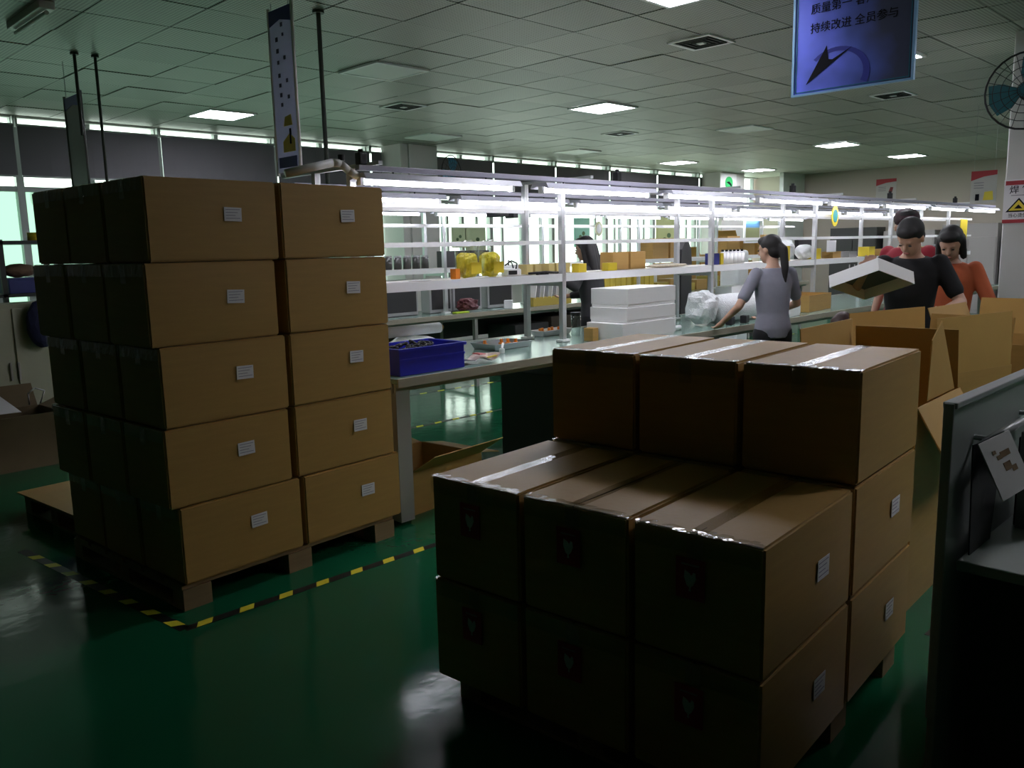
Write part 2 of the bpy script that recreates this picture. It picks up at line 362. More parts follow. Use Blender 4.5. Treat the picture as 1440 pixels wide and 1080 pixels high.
def make_carton(seed, fragile=True, plain=False, name='carton'):
    t = thing(name, 'carton', 'carton')
    carton_mesh(seed).build('body', CARD(), t)
    hx, hy, h = BU / 2 - .008, BV / 2 - .008, BH - .0045
    # top seam and packing tape that laps over the ends
    MB().box(-hx + .008, hx - .008, -.0015, .0015, h - .004, h + .0012).build('seam', mat('seam_shadow', (0.05, 0.03, 0.015), 0.8), t)
    g = MB(); w = 0.024; rr = random.Random(seed + 50); pts = []
    pr = [(-hx + .0005, h - .085), (-hx - .001, h - .004), (-hx + .005, h + .002)] + [(-hx + .03 + (BU - .06) * i / 12, h + .0024 + rr.uniform(-.0008, .0012)) for i in range(13)] + [(hx - .005, h + .002), (hx + .001, h - .004), (hx - .0005, h - .085)]
    rows = [[g.bm.verts.new((x, -w + 2 * w * k / 4, z + rr.uniform(-.0006, .0004))) for k in range(5)] for x, z in pr]
    for A, B in zip(rows, rows[1:]):
        for k in range(4): g.bm.faces.new((A[k], A[k + 1], B[k + 1], B[k]))
    g.build('packing_tape', TAPE(), t, True)
    # white shipping sticker with printed lines on the long side
    sx = 0.085 + rr.uniform(-.02, .02); sz = 0.20 + rr.uniform(-.015, .015); y = -hy - .004
    if not plain:
        st = MB().obox((sx, y, sz), (.088, .0015, .062), (0, rr.uniform(-.05, .05), 0)).build('sticker', PAPER(), t)
        for k in range(4): MB().box(sx - .036, sx + .036 - .012 * (k % 3), y - .0014, y - .0008, sz + .02 - .013 * k, sz + .0225 - .013 * k).build('print_line', mat('sticker_print', (0.30, 0.27, 0.36), .7), st)
    # crinkled stretch film folded over the end edge
    g = MB(); pr = [(.045, .0008), (.02, .0015), (.002, .0005), (-.0025, -.004), (-.0025, -.03), (-.0015, -.055)]
    rows = [[g.bm.verts.new((-hx + a + rr.uniform(-.0012, .0012), -hy + .004 + (2 * hy - .008) * i / 22, h + b + rr.uniform(-.0012, .0012))) for i in range(23)] for a, b in pr]
    for A, B in zip(rows, rows[1:]):
        for i in range(22): g.bm.faces.new((A[i], A[i + 1], B[i + 1], B[i]))
    g.build('film_edge', FILM, t)
    if not fragile: return t
    # red fragile label with a white glass mark on the short end
    x = -hx - .0055; fy, fz = 0.01, 0.235
    fl = MB().box(x, x + .002, fy - .043, fy + .043, fz - .057, fz + .057).build('fragile_label', RED(), t)
    P = [(-.016, .018), (-.010, .021), (-.004, .010), (.001, .016), (.016, .024), (.018, .004), (.010, -.018), (.002, -.024), (.004, -.034), (-.003, -.034), (-.002, -.024), (-.010, -.016), (-.018, .002)]
    MB().prism([(fy + a, fz + b) for a, b in P], x - .0012, x, 'x').build('glass_mark', mat('label_white', (.7, .68, .66), .6), fl)
    MB().box(x - .0008, x, fy - .026, fy + .026, fz + .037, fz + .042).build('letter_line', mat('label_pink', (.45, .25, .24), .6), fl)
    return t
FILM = clear_mat('stretch_film', (0.90, 0.91, 0.88), 0.07, 0.14)
PROTO = [make_carton(s) for s in (3, 11, 29, 41)] + [make_carton(s, False) for s in (5, 13, 31, 43)] + [make_carton(s, False, True) for s in (7, 17, 37, 47)]
used = [False] * 12
def put_carton(u, v, z, label, group, base=0):
    k = base + random.randrange(4); p = PROTO[k]
    loc = S(u + random.uniform(-.002, .002), v + random.uniform(-.002, .002), z); rz = SA + random.uniform(-.003, .003)
    if not used[k]:
        used[k] = True; p.location = loc; p.rotation_euler = (0, 0, rz); p['label'] = label; p['group'] = group; return p
    return dup(p, loc, rz, label, group)
LAY = ['bottom', 'second', 'middle', 'fourth', 'top']
U0, V0, PZ = 1.722, 3.482, 0.122
for k in range(5):
    du = (0.028, -0.012, 0.0, -0.03, 0.0)[k]
    for a in range(2):
        for b in range(3):
            lab = 'brown carton, %s layer of five-high pallet stack, %s end, %s row' % (LAY[k], ('outer', 'workbench')[a], ('aisle', 'middle', 'window')[b])
            put_carton(U0 + BU * (a + .5) + (du if du > 0 else du * (1 - a)), V0 + BV * (b + .5), PZ + k * BH + 0.001, lab, 'cartons on the five-high pallet stack', 4)
U1, V1 = 1.900, 0.815
for k in range(3):
    for a in range(2):
        if k == 2 and a == 0: continue
        for b in range(3):
            lab = 'brown carton, %s layer of low stepped pallet stack, %s end, %s row' % (('bottom', 'middle', 'top')[k], ('open floor', 'bench')[a], ('desk', 'centre', 'far')[b])
            put_carton(U1 + BU * (a + .5) + 0.004 * k, V1 + BV * (b + .5), PZ + k * BH + 0.001, lab, 'cartons on the stepped pallet stack', 8 if k == 2 else 0)
for p, u in zip(PROTO, used):                      # kinds that were never placed
    if not u:
        for ch in list(p.children_recursive): bpy.data.objects.remove(ch)
        bpy.data.objects.remove(p)
# pallets
def pallet(name, u, v, lu, lv, label, h=0.118):
    t = thing(name, label, 'pallet', S(u, v), SA)
    for i in range(6):
        y = lv * i / 6 + .01; MB().box(0, lu, y, y + lv / 6 - .035, h - .018, h).build('deck_board', WOOD(), t)
    for x in (0, lu / 2 - .07, lu - .14):
        MB().box(x, x + .14, 0, lv, h - .036, h - .018).build('stringer_board', WOOD(), t)
        for y in (0, lv / 2 - .05, lv - .1): MB().box(x, x + .14, y, y + .1, .015, h - .036).build('block', WOOD(), t)
        MB().box(x, x + .14, 0, lv, 0, .015).build('base_board', WOOD(), t)
pallet('pallet', U0 + .03, V0 + .02, 1.27, 1.17, 'wooden pallet carrying the five-high carton stack')
pallet('pallet', U1 + .10, V1 + .04, 1.20, 1.14, 'wooden pallet carrying the stepped carton stack')
pallet('pallet', 1.90, 4.86, 1.0, .92, 'low wooden pallet with a flat cardboard sheet behind tall stack', 0.13)
tag(MB().obox(S(2.40, 5.32, .1345), (1.06, .96, .008), (0, 0, SA + .02)).build('cardboard_sheet', CARD()), 'flat cardboard sheet lying on the low pallet', 'cardboard')

# ------------------------------------------------------------------ floor tape
TYEL = mat('tape_yellow', (0.85, 0.78, 0.05), 0.4); TBLK = mat('tape_black', (0.012, 0.014, 0.012), 0.4)
def floor_tape(p0, p1, label, w=0.05, per=0.2):
    p0, p1 = Vector(p0), Vector(p1); L = (p1 - p0).length; a = math.atan2(p1.y - p0.y, p1.x - p0.x)
    t = thing('floor_tape', label, 'floor tape', (p0.x, p0.y, 0), a)
    MB().box(0, L, -w / 2, w / 2, 0.0003, 0.0014).build('black_strip', TBLK, t)
    x = 0.04
    while x < L - .12:
        MB().prism([(x, -w / 2), (x + per * .5 - w * .6, -w / 2), (x + per * .5, w / 2), (x + w * .6, w / 2)], .0012, .0022).build('yellow_stripe', TYEL, t); x += per
floor_tape(S(1.66, 3.33), S(3.9, 3.14), 'black and yellow hazard tape along the aisle side of tall stack')
floor_tape(S(1.66, 3.33), S(1.60, 5.0), 'black and yellow hazard tape running back along tall stack')
floor_tape((4.2, 5.98, 0), (14, 5.9, 0), 'hazard tape on the floor just behind the first workbench', .05, .22)
floor_tape((4.8, 7.42, 0), (14, 6.9, 0), 'hazard tape on the floor by the second workbench', .05, .25)
floor_tape((3.45, 1.08, 0), (5.25, 1.10, 0), 'hazard tape between the stepped stack and the open cartons')

# ------------------------------------------------------------------ workbenches
BTOP = mat('bench_mat', (0.20, 0.30, 0.25), 0.18, var=0.06, scale=3, spec=0.6)
BEDGE = mat('bench_edge', (0.36, 0.33, 0.25), 0.45); BLEG = mat('bench_leg', (0.34, 0.34, 0.31), 0.5); DARKP = mat('dark_panel', (0.04, 0.04, 0.04), 0.6)
def bench(label, x0, x1, y0, y1, z, legs, panels):
    t = thing('workbench', label, 'workbench', (x0, y0, 0)); L, D = x1 - x0, y1 - y0
    MB().box(0, L, 0.012, D, z - .030, z, .004).build('top', BTOP, t)
    MB().box(0, L, 0, .012, z - .052, z + .002, .003).build('front_edge', BEDGE, t)
    MB().box(0, L, D, D + .012, z - .052, z + .002, .003).build('back_edge', BEDGE, t)
    MB().box(0, L, .06, .10, z - .085, z - .030).build('front_rail', BLEG, t); MB().box(0, L, D - .10, D - .06, z - .085, z - .030).build('back_rail', BLEG, t)
    for x in legs:
        for y in (.06, D - .10): MB().box(x - x0, x - x0 + .045, y, y + .045, 0, z - .085).build('leg', BLEG, t)
        MB().box(x - x0 + .005, x - x0 + .04, .1, D - .1, .12, .16).build('cross_bar', BLEG, t)
    for x in panels: MB().box(x - x0, x - x0 + .10, .04, D - .04, .02, z - .031).build('end_panel', BLEG, t)
    return t
bench('long green-topped workbench with aluminium shelf frame standing on it', 2.86, 14.6, 3.79, 4.95, .88, [5.2, 7.3, 9.4, 11.5, 13.6], [2.87])
t = bench('second green-topped workbench nearer the windows', 4.4, 15.0, 7.16, 7.95, .88, [4.5, 6.6, 8.7, 10.8, 12.9, 14.8], [])
MB().box(0, 10.6, .70, .72, .52, .849).build('modesty_panel', DARKP, t)
# dark pedestal cabinet under the first bench
t = thing('pedestal_cabinet', 'dark drawer cabinet standing under the first workbench', 'cabinet', (4.36, 3.90, 0))
MB().box(0, .42, 0, .6, .03, .70, .005).build('body', DARKP, t)
for k in range(3):
    d = MB().box(.015, .405, -.016, -.001, .05 + .215 * k, .255 + .215 * k, .003).build('drawer', mat('drawer_grey', (.06, .06, .058), .5), t)
    MB().box(.15, .27, -.034, -.0165, .17 + .215 * k, .185 + .215 * k).build('handle', STEEL(), d)

# ------------------------------------------------------------------ aluminium shelf frames
def rack(label, xs, yf, yb, zb, shelf_z, tops, x0, x1, sdepth):
    t = thing('shelving_unit', label, 'shelving', (0, 0, zb)); H = 2.09 - zb
    for x in xs:
        for y in (yf, yb):
            g = MB().box(x - .02, x + .02, y - .02, y + .02, 0.012, H)
            for s in (-1, 1): g.box(x + s * .006 - .003, x + s * .006 + .003, y - .0215, y - .0195, .02, H)
            p = g.build('post', ALU(), t)
            MB().box(x - .045, x + .045, y - .035, y + .035, 0.0005, .02, .004).build('foot', WHITE(), p)
        MB().box(x - .015, x + .015, yf + .02, yb - .02, shelf_z - zb - .09, shelf_z - zb - .06).build('side_bar', ALU(), t)
        MB().box(x - .015, x + .015, yf - .30, yb + .38, H + .0005, H + .02).build('lamp_arm', ALU(), t)
    segs = [x0] + [x for x in xs if x > x0 + .3 and x < x1 - .3] + [x1]
    for a, b in zip(segs, segs[1:]):
        s = MB().box(a + .022, b - .022, yf - .015, yb + sdepth, shelf_z - zb - .018, shelf_z - zb).build('shelf', mat('shelf_board', (.74, .70, .62), .4), t)
        MB().box(a + .022, b - .022, yf - .02, yf - .0152, shelf_z - zb - .055, shelf_z - zb + .004).build('shelf_lip', WHITE(), s)
        for z in tops:
            for y in (yf, yb): MB().box(a + .021, b - .021, y - .012, y + .012, z - zb - .014, z - zb + .014).build('rail', WHITE(), t)
    return t
rack('aluminium shelf frame with white rails standing on first workbench', [2.95, 4.83, 6.93, 9.05, 11.2, 13.35], 4.28, 4.66, .88, 1.40, (1.64, 1.885), 2.95, 14.4, .0)
rack('aluminium shelf frame with white rails standing on second workbench', [4.6, 6.3, 7.95, 10.0, 12.1, 14.2], 7.38, 7.72, .88, 1.40, (1.66, 1.88), 4.6, 14.8, .0)

# ------------------------------------------------------------------ tube lamps over the benches
TUBE = mat('tube_glow', (0.93, 0.93, 1.0), 0.4, emit=TUBE_E); HOUS = mat('lamp_housing', (.52, .52, .60), .35)  # lavender in the housing colour paints the purple flare around the tubes
def tube_lamp(x, y, z, L, label, grp):
    t = thing('tube_lamp', label, 'tube lamp', (x, y, z), 0, grp)
    MB().prism([(-.065, .052), (-.085, .018), (-.08, .016), (-.03, .030), (.03, .030), (.08, .016), (.085, .018), (.065, .052)], 0, L, 'x').build('housing', HOUS, t)
    MB().cyl((.03, 0, .005), (L - .03, 0, .005), .0145, 12).build('tube', TUBE, t, True)
    for a in (.008, L - .03): MB().box(a, a + .022, -.018, .018, -.014, .032).build('lamp_holder', WHITE(), t)
    for a in (.25, L - .25): MB().cyl((a, 0, .052), (a, 0, .068), .006, 8).build('screw', BLACK(), t)
T1 = [(2.80, 4.04), (4.29, 5.56), (5.77, 7.07), (7.25, 8.60), (8.77, 10.07), (10.24, 11.57), (11.74, 13.08), (13.23, 14.5)]
ORD = ['first', 'second', 'third', 'fourth', 'fifth', 'sixth', 'seventh', 'eighth', 'ninth', 'tenth', 'eleventh', 'twelfth', 'thirteenth']
for k, (a, b) in enumerate(T1): tube_lamp(a, 4.0, 1.985, b - a, 'lit tube lamp over front of first workbench, %s from the tall carton stack' % ORD[k], 'tube lamps over the first workbench front')
for k in range(8): tube_lamp(3.0 + 1.42 * k, 5.02, 1.965, 1.27, 'lit tube lamp over rear of first workbench, %s from the tall carton stack' % ORD[k], 'tube lamps over the first workbench rear')
for k in range(7): tube_lamp(4.6 + 1.5 * k, 7.28, 1.99, 1.30, 'lit tube lamp over second workbench, %s from the window column' % ORD[k], 'tube lamps over the second workbench')
for row, y in enumerate((4.0, 5.02, 7.28)):     # light rails that carry the lamps
    x0, x1 = ((2.8, 14.5), (3.0, 14.3), (4.6, 15.0))[row]; z = (2.053, 2.033, 2.058)[row]
    tag(MB().box(x0, x1, y - .02, y + .02, z, z + .03, .003).build('lamp_rail', mat('rail_lavender', (.50, .49, .58), .4)), ('grey rail carrying lamps over the front of first workbench', 'grey rail carrying lamps over the rear of first workbench', 'grey rail carrying lamps over second workbench')[row], 'rail')
for n, x in enumerate((2.83, 5.15, 7.95, 10.4, 12.7)):
    tag(MB().box(x - .025, x + .025, 3.975, 4.025, 2.084, 2.15, .006).cyl((x, 4, 2.15), (x, 4, 2.17), .015).build('socket_box', BLACK()), 'small black socket box on front lamp rail, %s from the tall stack' % ORD[n], 'socket', 'black socket boxes on the lamp rail')
t = thing('end_pipe', 'white pipe bracket bending down at the end of the lamp rail', 'pipe', (2.8, 4.0, 2.0))
MB().tube([(0, 0, .02), (-.06, 0, .05), (-.11, 0, .085), (-.16, .0, .085), (-.42, .05, .02)], .022, 12).build('pipe', WHITE(), t, True)
MB().cyl((-.10, 0, .10), (-.10, 0, .13), .02).build('cap', BLACK(), t)
tag(MB().box(4.82, 4.92, 4.93, 5.10, 1.86, 1.945, .008).box(4.99, 5.05, 4.95, 5.05, 1.85, 1.945, .006).build('camera_unit', BLACK()), 'small black unit hung under the rear lamps near tubes', 'device')

# ------------------------------------------------------------------ things on the first bench
def box_thing(name, label, cat, c, size, m, rz=0, bev=.003, grp=None):
    o = MB().box(-size[0] / 2, size[0] / 2, -size[1] / 2, size[1] / 2, 0, size[2], bev).build(name, m, None, False, c, rz)
    return tag(o, label, cat, grp)
ZB = .8825
# blue bin with cables
t = thing('storage_bin', 'blue plastic bin full of black cables on workbench edge', 'bin', (2.93, 3.86, ZB))
g = MB(); g.box(.012, .488, .010, .330, 0, .006)
for (a, b, c, d) in ((0, .50, 0, .008), (0, .50, .332, .34), (0, .008, .008, .332), (.492, .5, .008, .332)): g.box(a, b, c, d, 0, .155)
g.build('body', BLUE(), t)
MB().box(-.012, .512, -.012, 0, .14, .158).box(-.012, .512, .34, .352, .14, .158).box(-.012, 0, 0, .34, .14, .158).box(.5, .512, 0, .34, .14, .158).build('rim', BLUE(), t)
MB().box(-.004, .504, -.006, -.0005, .085, .097).box(.5005, .506, 0, .34, .085, .097).build('rib', BLUE(), t)
for k in range(14):
    rr = random.Random(k); g = MB(); c = Vector((3.0 + .37 * rr.random(), 3.92 + .2 * rr.random(), ZB + .13 + .02 * rr.random())); R = rr.uniform(.035, .06)
    ax = Euler((rr.uniform(-.5, .5), rr.uniform(-.5, .5), rr.random() * 6)).to_matrix()
    pts = [c + ax @ Vector((R * math.cos(a * .6), R * .8 * math.sin(a * .6), .004 * math.sin(a * 1.7))) for a in range(21)]
    g.tube(pts, .006, 6)
    tag(g.build('cable', BLACK(), None, True), 'black cable coiled in the blue bin', 'cable', 'black cables in the blue bin')
def crumple(name, label, cat, c, size, m, seed, rz=0, grp=None, sub=3, amt=.35, sq=1.0):
    g = MB(); bmesh.ops.create_icosphere(g.bm, subdivisions=sub, radius=1); rr = random.Random(seed)
    d = [Vector((rr.gauss(0, 1), rr.gauss(0, 1), rr.gauss(0, 1))).normalized() for _ in range(7)]; w = [rr.uniform(2.5, 8) for _ in d]; ph = [rr.random() * 6 for _ in d]
    for v in g.bm.verts:
        n = v.co.copy(); k = sum(abs(math.sin(n.dot(a) * b + p)) for a, b, p in zip(d, w, ph)) / len(d) - .6
        n = Vector([math.copysign(abs(a) ** sq, a) for a in n]); v.co = Vector((n.x * size[0] / 2, n.y * size[1] / 2, n.z * size[2] / 2)) * (1 + amt * k)
    lo = min(v.co.z for v in g.bm.verts)
    for v in g.bm.verts: v.co.z -= lo
    return tag(g.build(name, m, None, False, c, rz), label, cat, grp)
PLAS = clear_mat('poly_bag', (.90, .92, .92), .25, .2); WPL = mat('white_film', (.80, .82, .82), .3, spec=.6, bump=.4, bscale=30)
crumple('plastic_bag', 'crumpled clear plastic bag behind the blue bin', 'bag', (3.50, 4.46, ZB), (.46, .22, .15), WPL, 5)
t = thing('film_roll', 'roll of white film lying behind the blue bin', 'roll', (3.56, 4.46, ZB + .19))
MB().cyl((-.26, 0, 0), (.18, 0, 0), .036, 20).build('film', WPL, t, True); MB().cyl((.18, 0, 0), (.21, 0, 0), .016).build('core', CARD(), t)
# trays with orange parts
ORG = mat('orange_plastic', (.80, .24, .02), .45)
def tray(label, x, y, w, d, m, pts, plabel, grp, z=ZB):
    t = thing('parts_tray', label, 'tray', (x, y, z))
    g = MB().box(-w / 2 + .02, w / 2 - .02, -d / 2 + .02, d / 2 - .02, 0, .004)
    A = [(-w / 2 + .02, -d / 2 + .02), (w / 2 - .02, -d / 2 + .02), (w / 2 - .02, d / 2 - .02), (-w / 2 + .02, d / 2 - .02)]; B = [(-w / 2, -d / 2), (w / 2, -d / 2), (w / 2, d / 2), (-w / 2, d / 2)]
    for i in range(4):
        j = (i + 1) % 4; g.sheet([(*A[i], .002), (*A[j], .002), (*B[j], .045), (*B[i], .045)], .004)
    g.build('dish', m, t)
    for (px, py, k) in pts:
        o = MB().box(-.022, .022, -.018, .018, 0, .03, .004).cyl((0, 0, .03), (0, 0, .055), .012).build('orange_part', ORG, None, False, (x + px, y + py, z + .006), k)
        tag(o, plabel, 'part', grp)
tray('steel tray with a few orange parts left of the post', 4.28, 4.40, .38, .26, STEEL(), [(-.12, .05, .3), (.02, .02, 1), (.10, -.05, 2), (.06, -.01, .4)], 'orange plastic part in the steel tray', 'orange parts in the steel tray')
tray('white tray with a row of orange parts between two posts', 5.18, 4.72, .36, .16, WHITE(), [(-.14, 0, .2), (-.09, .02, .9), (-.04, -.01, 0), (.03, .02, 1.2), (.08, -.01, .5), (.13, .01, .1)], 'orange plastic part in the white tray', 'orange parts in the white tray')
t = thing('magazine_pouch', 'colourful printed pouch lying on workbench front edge beside blue bin', 'pouch', (3.66, 3.97, ZB + .010), .2)
g = MB(); vs = [[g.bm.verts.new((-.14 + .28 * i / 6, -.07 + .14 * j / 4, .012 + .02 * math.sin(i * 1.1) * math.sin(j * .9 + 1) + .012 * (i == 6))) for j in range(5)] for i in range(7)]
for i in range(6):
    for j in range(4): g.bm.faces.new((vs[i][j], vs[i + 1][j], vs[i + 1][j + 1], vs[i][j + 1]))
o = g.build('sheet', mat('pouch_print', (.55, .42, .38), .3, var=.8, scale=22), t); o.modifiers.new('thick', 'SOLIDIFY').thickness = .008
MB().obox((-.03, -.02, .045), (.12, .05, .006), (.1, .1, .3)).build('red_card', RED(), t); MB().obox((.05, -.06, .02), (.12, .016, .006), (0, 0, .1)).build('yellow_band', YEL(), t)
tag(MB().cyl((4.05, 4.16, ZB), (4.05, 4.16, ZB + .03), .02).cyl((4.05, 4.16, ZB + .03), (4.12, 4.22, ZB + .055), .009).build('clip_tool', WHITE()), 'small white clip tool by the steel tray', 'tool')
# white gift boxes
def lid_box(label, c, size, rz, grp=None, m=None):
    t = thing('white_box', label, 'box', c, rz, grp); a, b, h = size
    MB().box(-a / 2 + .004, a / 2 - .004, -b / 2 + .004, b / 2 - .004, 0, h * .5, .002).build('base', m or WHITE(), t)
    MB().box(-a / 2, a / 2, -b / 2, b / 2, h * .16, h, .003).build('lid', m or WHITE(), t)
    return t
lid_box('white flat box at the bottom of the pile on workbench', (5.38, 4.04, ZB), (.66, .36, .135), -.03)
lid_box('white flat box in the middle of the pile on workbench', (5.42, 4.05, ZB + .136), (.64, .36, .115), -.01)
lid_box('white flat box on top of the pile on workbench', (5.44, 4.06, ZB + .252), (.64, .36, .145), .01)
box_thing('small_carton', 'small brown carton beside the white box pile', 'carton', (5.00, 4.14, ZB), (.07, .09, .10), CARD())
t = thing('jar', 'small glass jar behind the white box pile', 'jar', (5.24, 4.50, ZB)); MB().cyl((0, 0, 0), (0, 0, .17), .04, 18).build('glass', clear_mat('jar_glass', (.6, .65, .65), .1, 0), t, True); MB().cyl((0, 0, .17), (0, 0, .19), .042, 18).build('lid', BLACK(), t)
t = thing('pipe_clamp', 'white plastic pipe clamp on the bench by the white boxes', 'clamp', (5.93, 4.02, ZB)); MB().cyl((0, 0, .022), (.13, .02, .022), .021).build('pipe', WHITE(), t, True); MB().box(-.03, .0, -.03, .03, 0, .14, .004).build('bracket', WHITE(), t)
# bubble wrap roll
t = thing('bubble_wrap', 'roll of cloudy bubble wrap lying on workbench', 'bubble wrap', (7.05, 4.10, ZB + .13), 0)
BW_ = mat('bubble_film', (.78, .80, .80), .35, bump=.9, bscale=90, spec=.6)
MB().loft([((x, .02 * math.sin(x * 9), r - .13), r, r * .98, Matrix.Rotation(PI / 2, 3, 'Y')) for x, r in ((-.36, .11), (-.33, .13), (-.1, .132), (.15, .128), (.4, .13), (.43, .11))]).build('wrap', BW_, t, True)
MB().cyl((-.375, 0, -.02), (-.34, 0, -.02), .03).build('core', CARD(), t)
crumple('bubble_sheet', 'loose end of bubble wrap bunched up at the roll', 'bubble wrap', (6.53, 4.12, ZB), (.24, .24, .28), BW_, 9, 0, None, 3, .7, .7)
for n, (x, y) in enumerate(((6.70, 3.93), (6.90, 3.90))): box_thing('clamp_block', 'black clamp block at the foot of frame post', 'clamp', (x, y, ZB), (.09, .06, .07), BLACK(), .2, .006, 'black clamp blocks')
lid_box('white box standing behind the bubble wrap', (7.55, 4.42, ZB), (.34, .18, .30), .05)
lid_box('lower white box beside the grey-shirted worker', (7.78, 3.97, ZB), (.26, .24, .13), .1); lid_box('upper white box beside the grey-shirted worker', (7.76, 3.99, ZB + .131), (.24, .22, .125), .04)
t = thing('open_box', 'open brown carton on workbench beside white boxes', 'carton', (8.55, 4.12, ZB), .1)
g = MB().box(-.33, .33, -.16, -.154, 0, .17).box(-.33, .33, .154, .16, 0, .17).box(-.33, -.324, -.154, .154, 0, .17).box(.324, .33, -.154, .154, 0, .17).box(-.324, .324, -.154, .154, 0, .006)
g.build('body', CARD(), t); MB().sheet([(-.33, .16, .17), (.33, .16, .17), (.33, .26, .21), (-.33, .26, .21)], .005).build('flap', CARD_IN(), t)
crumple('white_film_heap', 'white plastic film heaped behind open carton', 'film', (8.45, 4.49, ZB), (.80, .18, .26), WPL, 14)
# things on the shelf of the first frame (top at 1.40)
ZS = 1.4015
YB = clear_mat('bag_clear', (.93, .94, .95), .12, .15); YF_ = mat('yellow_parts', (.80, .68, .04), .45, var=.35, scale=30, bump=.8, bscale=60)
def yellow_bag(label, x, seed):
    t = thing('parts_bag', label, 'bag', (x, 4.46, ZS))
    o = crumple('filling', None, None, (0, 0, 0), (.13, .11, .17), YF_, seed, 0, None, 3, .5, .5); o.parent = t
    for k in ('label', 'category'):
        if k in o: del o[k]
    o2 = crumple('clear_film', None, None, (0, 0, 0.002), (.15, .13, .25), YB, seed + 1, 0, None, 3, .5, .55); o2.parent = t
    o3 = MB().box(-.05, .05, -.096, -.093, .03, .11).build('yellow_card', YEL(), t)
    return t
yellow_bag('clear bag of yellow parts on shelf beside orange block', 4.02, 21); yellow_bag('clear bag of yellow parts with empty puffed top on shelf', 4.24, 33)
box_thing('orange_block', 'orange block left of the yellow bags on shelf', 'block', (3.87, 4.42, ZS), (.05, .05, .07), ORG, .2)
for n, (x, y, w) in enumerate(((3.35, 4.40, .22), (3.6, 4.44, .16), (3.5, 4.35, .10))): box_thing('paper_sheet', ('large white paper sheet on the shelf board', 'second white paper sheet on the shelf board', 'small grey paper slip on shelf edge')[n], 'paper', (x, y, ZS + .0015 * n), (w, .12, .0012), PAPER() if n < 2 else mat('grey_paper', (.35, .33, .32), .7), .2 * n, 0)
def gadget(label, x, y, seed):
    rr = random.Random(seed); t = thing('desk_gadget', label, 'device', (x, y, ZS), rr.uniform(-.4, .4))
    MB().box(-.06, .06, -.05, .05, 0, .05, .008).build('body', WHITE(), t); MB().box(-.05, .02, -.056, -.051, .012, .04).build('panel', BLACK(), t)
    MB().tube([(.04, 0, .05), (.06, .02, .09), (.02, .03, .11), (-.05, .0, .08)], .006, 8).build('cord', BLACK(), t, True)
gadget('white gadget with black panel on shelf next to yellow bags', 4.42, 4.42, 1); gadget('white gadget with looped black cord on shelf left of post', 4.56, 4.56, 2)
t = thing('wire_tangle', 'tangle of dark tools hanging over shelf edge by post', 'tools', (4.66, 4.36, ZS)); MB().tube([(-.10, .02, .012), (0, -.06, .02), (.12, -.07, .012), (.2, -.03, .012)], .009, 8).build('cable', BLACK(), t, True); MB().box(-.06, .05, -.05, -.02, 0, .012).build('plier', BLACK(), t)
for k in range(5): box_thing('component_box', 'small tan component box on shelf, %s along from the white gadgets' % ORD[k], 'box', (4.72 - .0 + .0 * k + (.095 * k if k else 0) + (.06 if k > 1 else 0), 4.56, ZS), (.07, .09, .075), mat('tan_box', (.52, .42, .16), .6), 0, .002, 'tan component boxes on the shelf')
box_thing('yellow_box', 'yellow card box on shelf right of the post', 'box', (5.17, 4.40, ZS), (.11, .07, .07), YEL(), .1)
box_thing('yellow_box', 'yellow card box with torn corner beside the blue tray', 'box', (5.56, 4.40, ZS), (.11, .07, .065), YEL(), -.1)
for k, x in enumerate((5.83, 6.08)): box_thing('small_carton', ('left', 'right')[k] + ' one of two small cartons on shelf by post', 'carton', (x, 4.56, ZS), (.22, .14, .15), CARD())
crumple('parts_heap', 'flat heap of small pale parts on the shelf', 'parts', (6.35, 4.38, ZS), (.62, .13, .035), mat('pale_parts', (.62, .55, .42), .6, var=.5, scale=60), 4)
box_thing('navy_box', 'navy blue box on shelf right of the second post', 'box', (7.18, 4.42, ZS), (.12, .09, .11), mat('navy', (.03, .035, .22), .5)); box_thing('yellow_box', 'narrow yellow box next to navy box', 'box', (7.29, 4.42, ZS), (.05, .09, .11), YEL())
for k in range(6):
    t = thing('bottle', 'white labelled bottle standing in a row on shelf', 'bottle', (7.50 + .075 * k, 4.50, ZS), 0, 'white bottles on the shelf')
    MB().cyl((0, 0, 0), (0, 0, .105), .03, 14).cone((0, 0, .105), .03, (0, 0, .12), .014, 14).build('body', WHITE(), t, True); MB().cyl((0, 0, .12), (0, 0, .14), .014, 12).build('cap', BLACK(), t)
crumple('plastic_bag', 'large white plastic bag puffed up on the shelf', 'bag', (8.66, 4.47, ZS), (.46, .22, .24), WPL, 17)
crumple('plastic_bag', 'smaller white plastic bag slumped on the shelf', 'bag', (9.205, 4.47, ZS), (.19, .22, .17), WPL, 18)
box_thing('yellow_card', 'bright yellow card in front of the white plastic bag', 'card', (8.50, 4.33, ZS), (.14, .02, .16), YEL())
for k in range(9): box_thing('component_box', ('yellow', 'brown', 'grey')[k % 3] + ' small box on the far shelf bays', 'box', (9.4 + .5 * k + .1 * math.sin(k * 3), 4.47, ZS), (.18 + .05 * math.sin(k), .14, .09 + .03 * math.cos(k * 2)), (YEL(), CARD(), mat('grey_box', (.3, .3, .3), .6))[k % 3], 0, .003, 'small boxes on the far shelf bays')
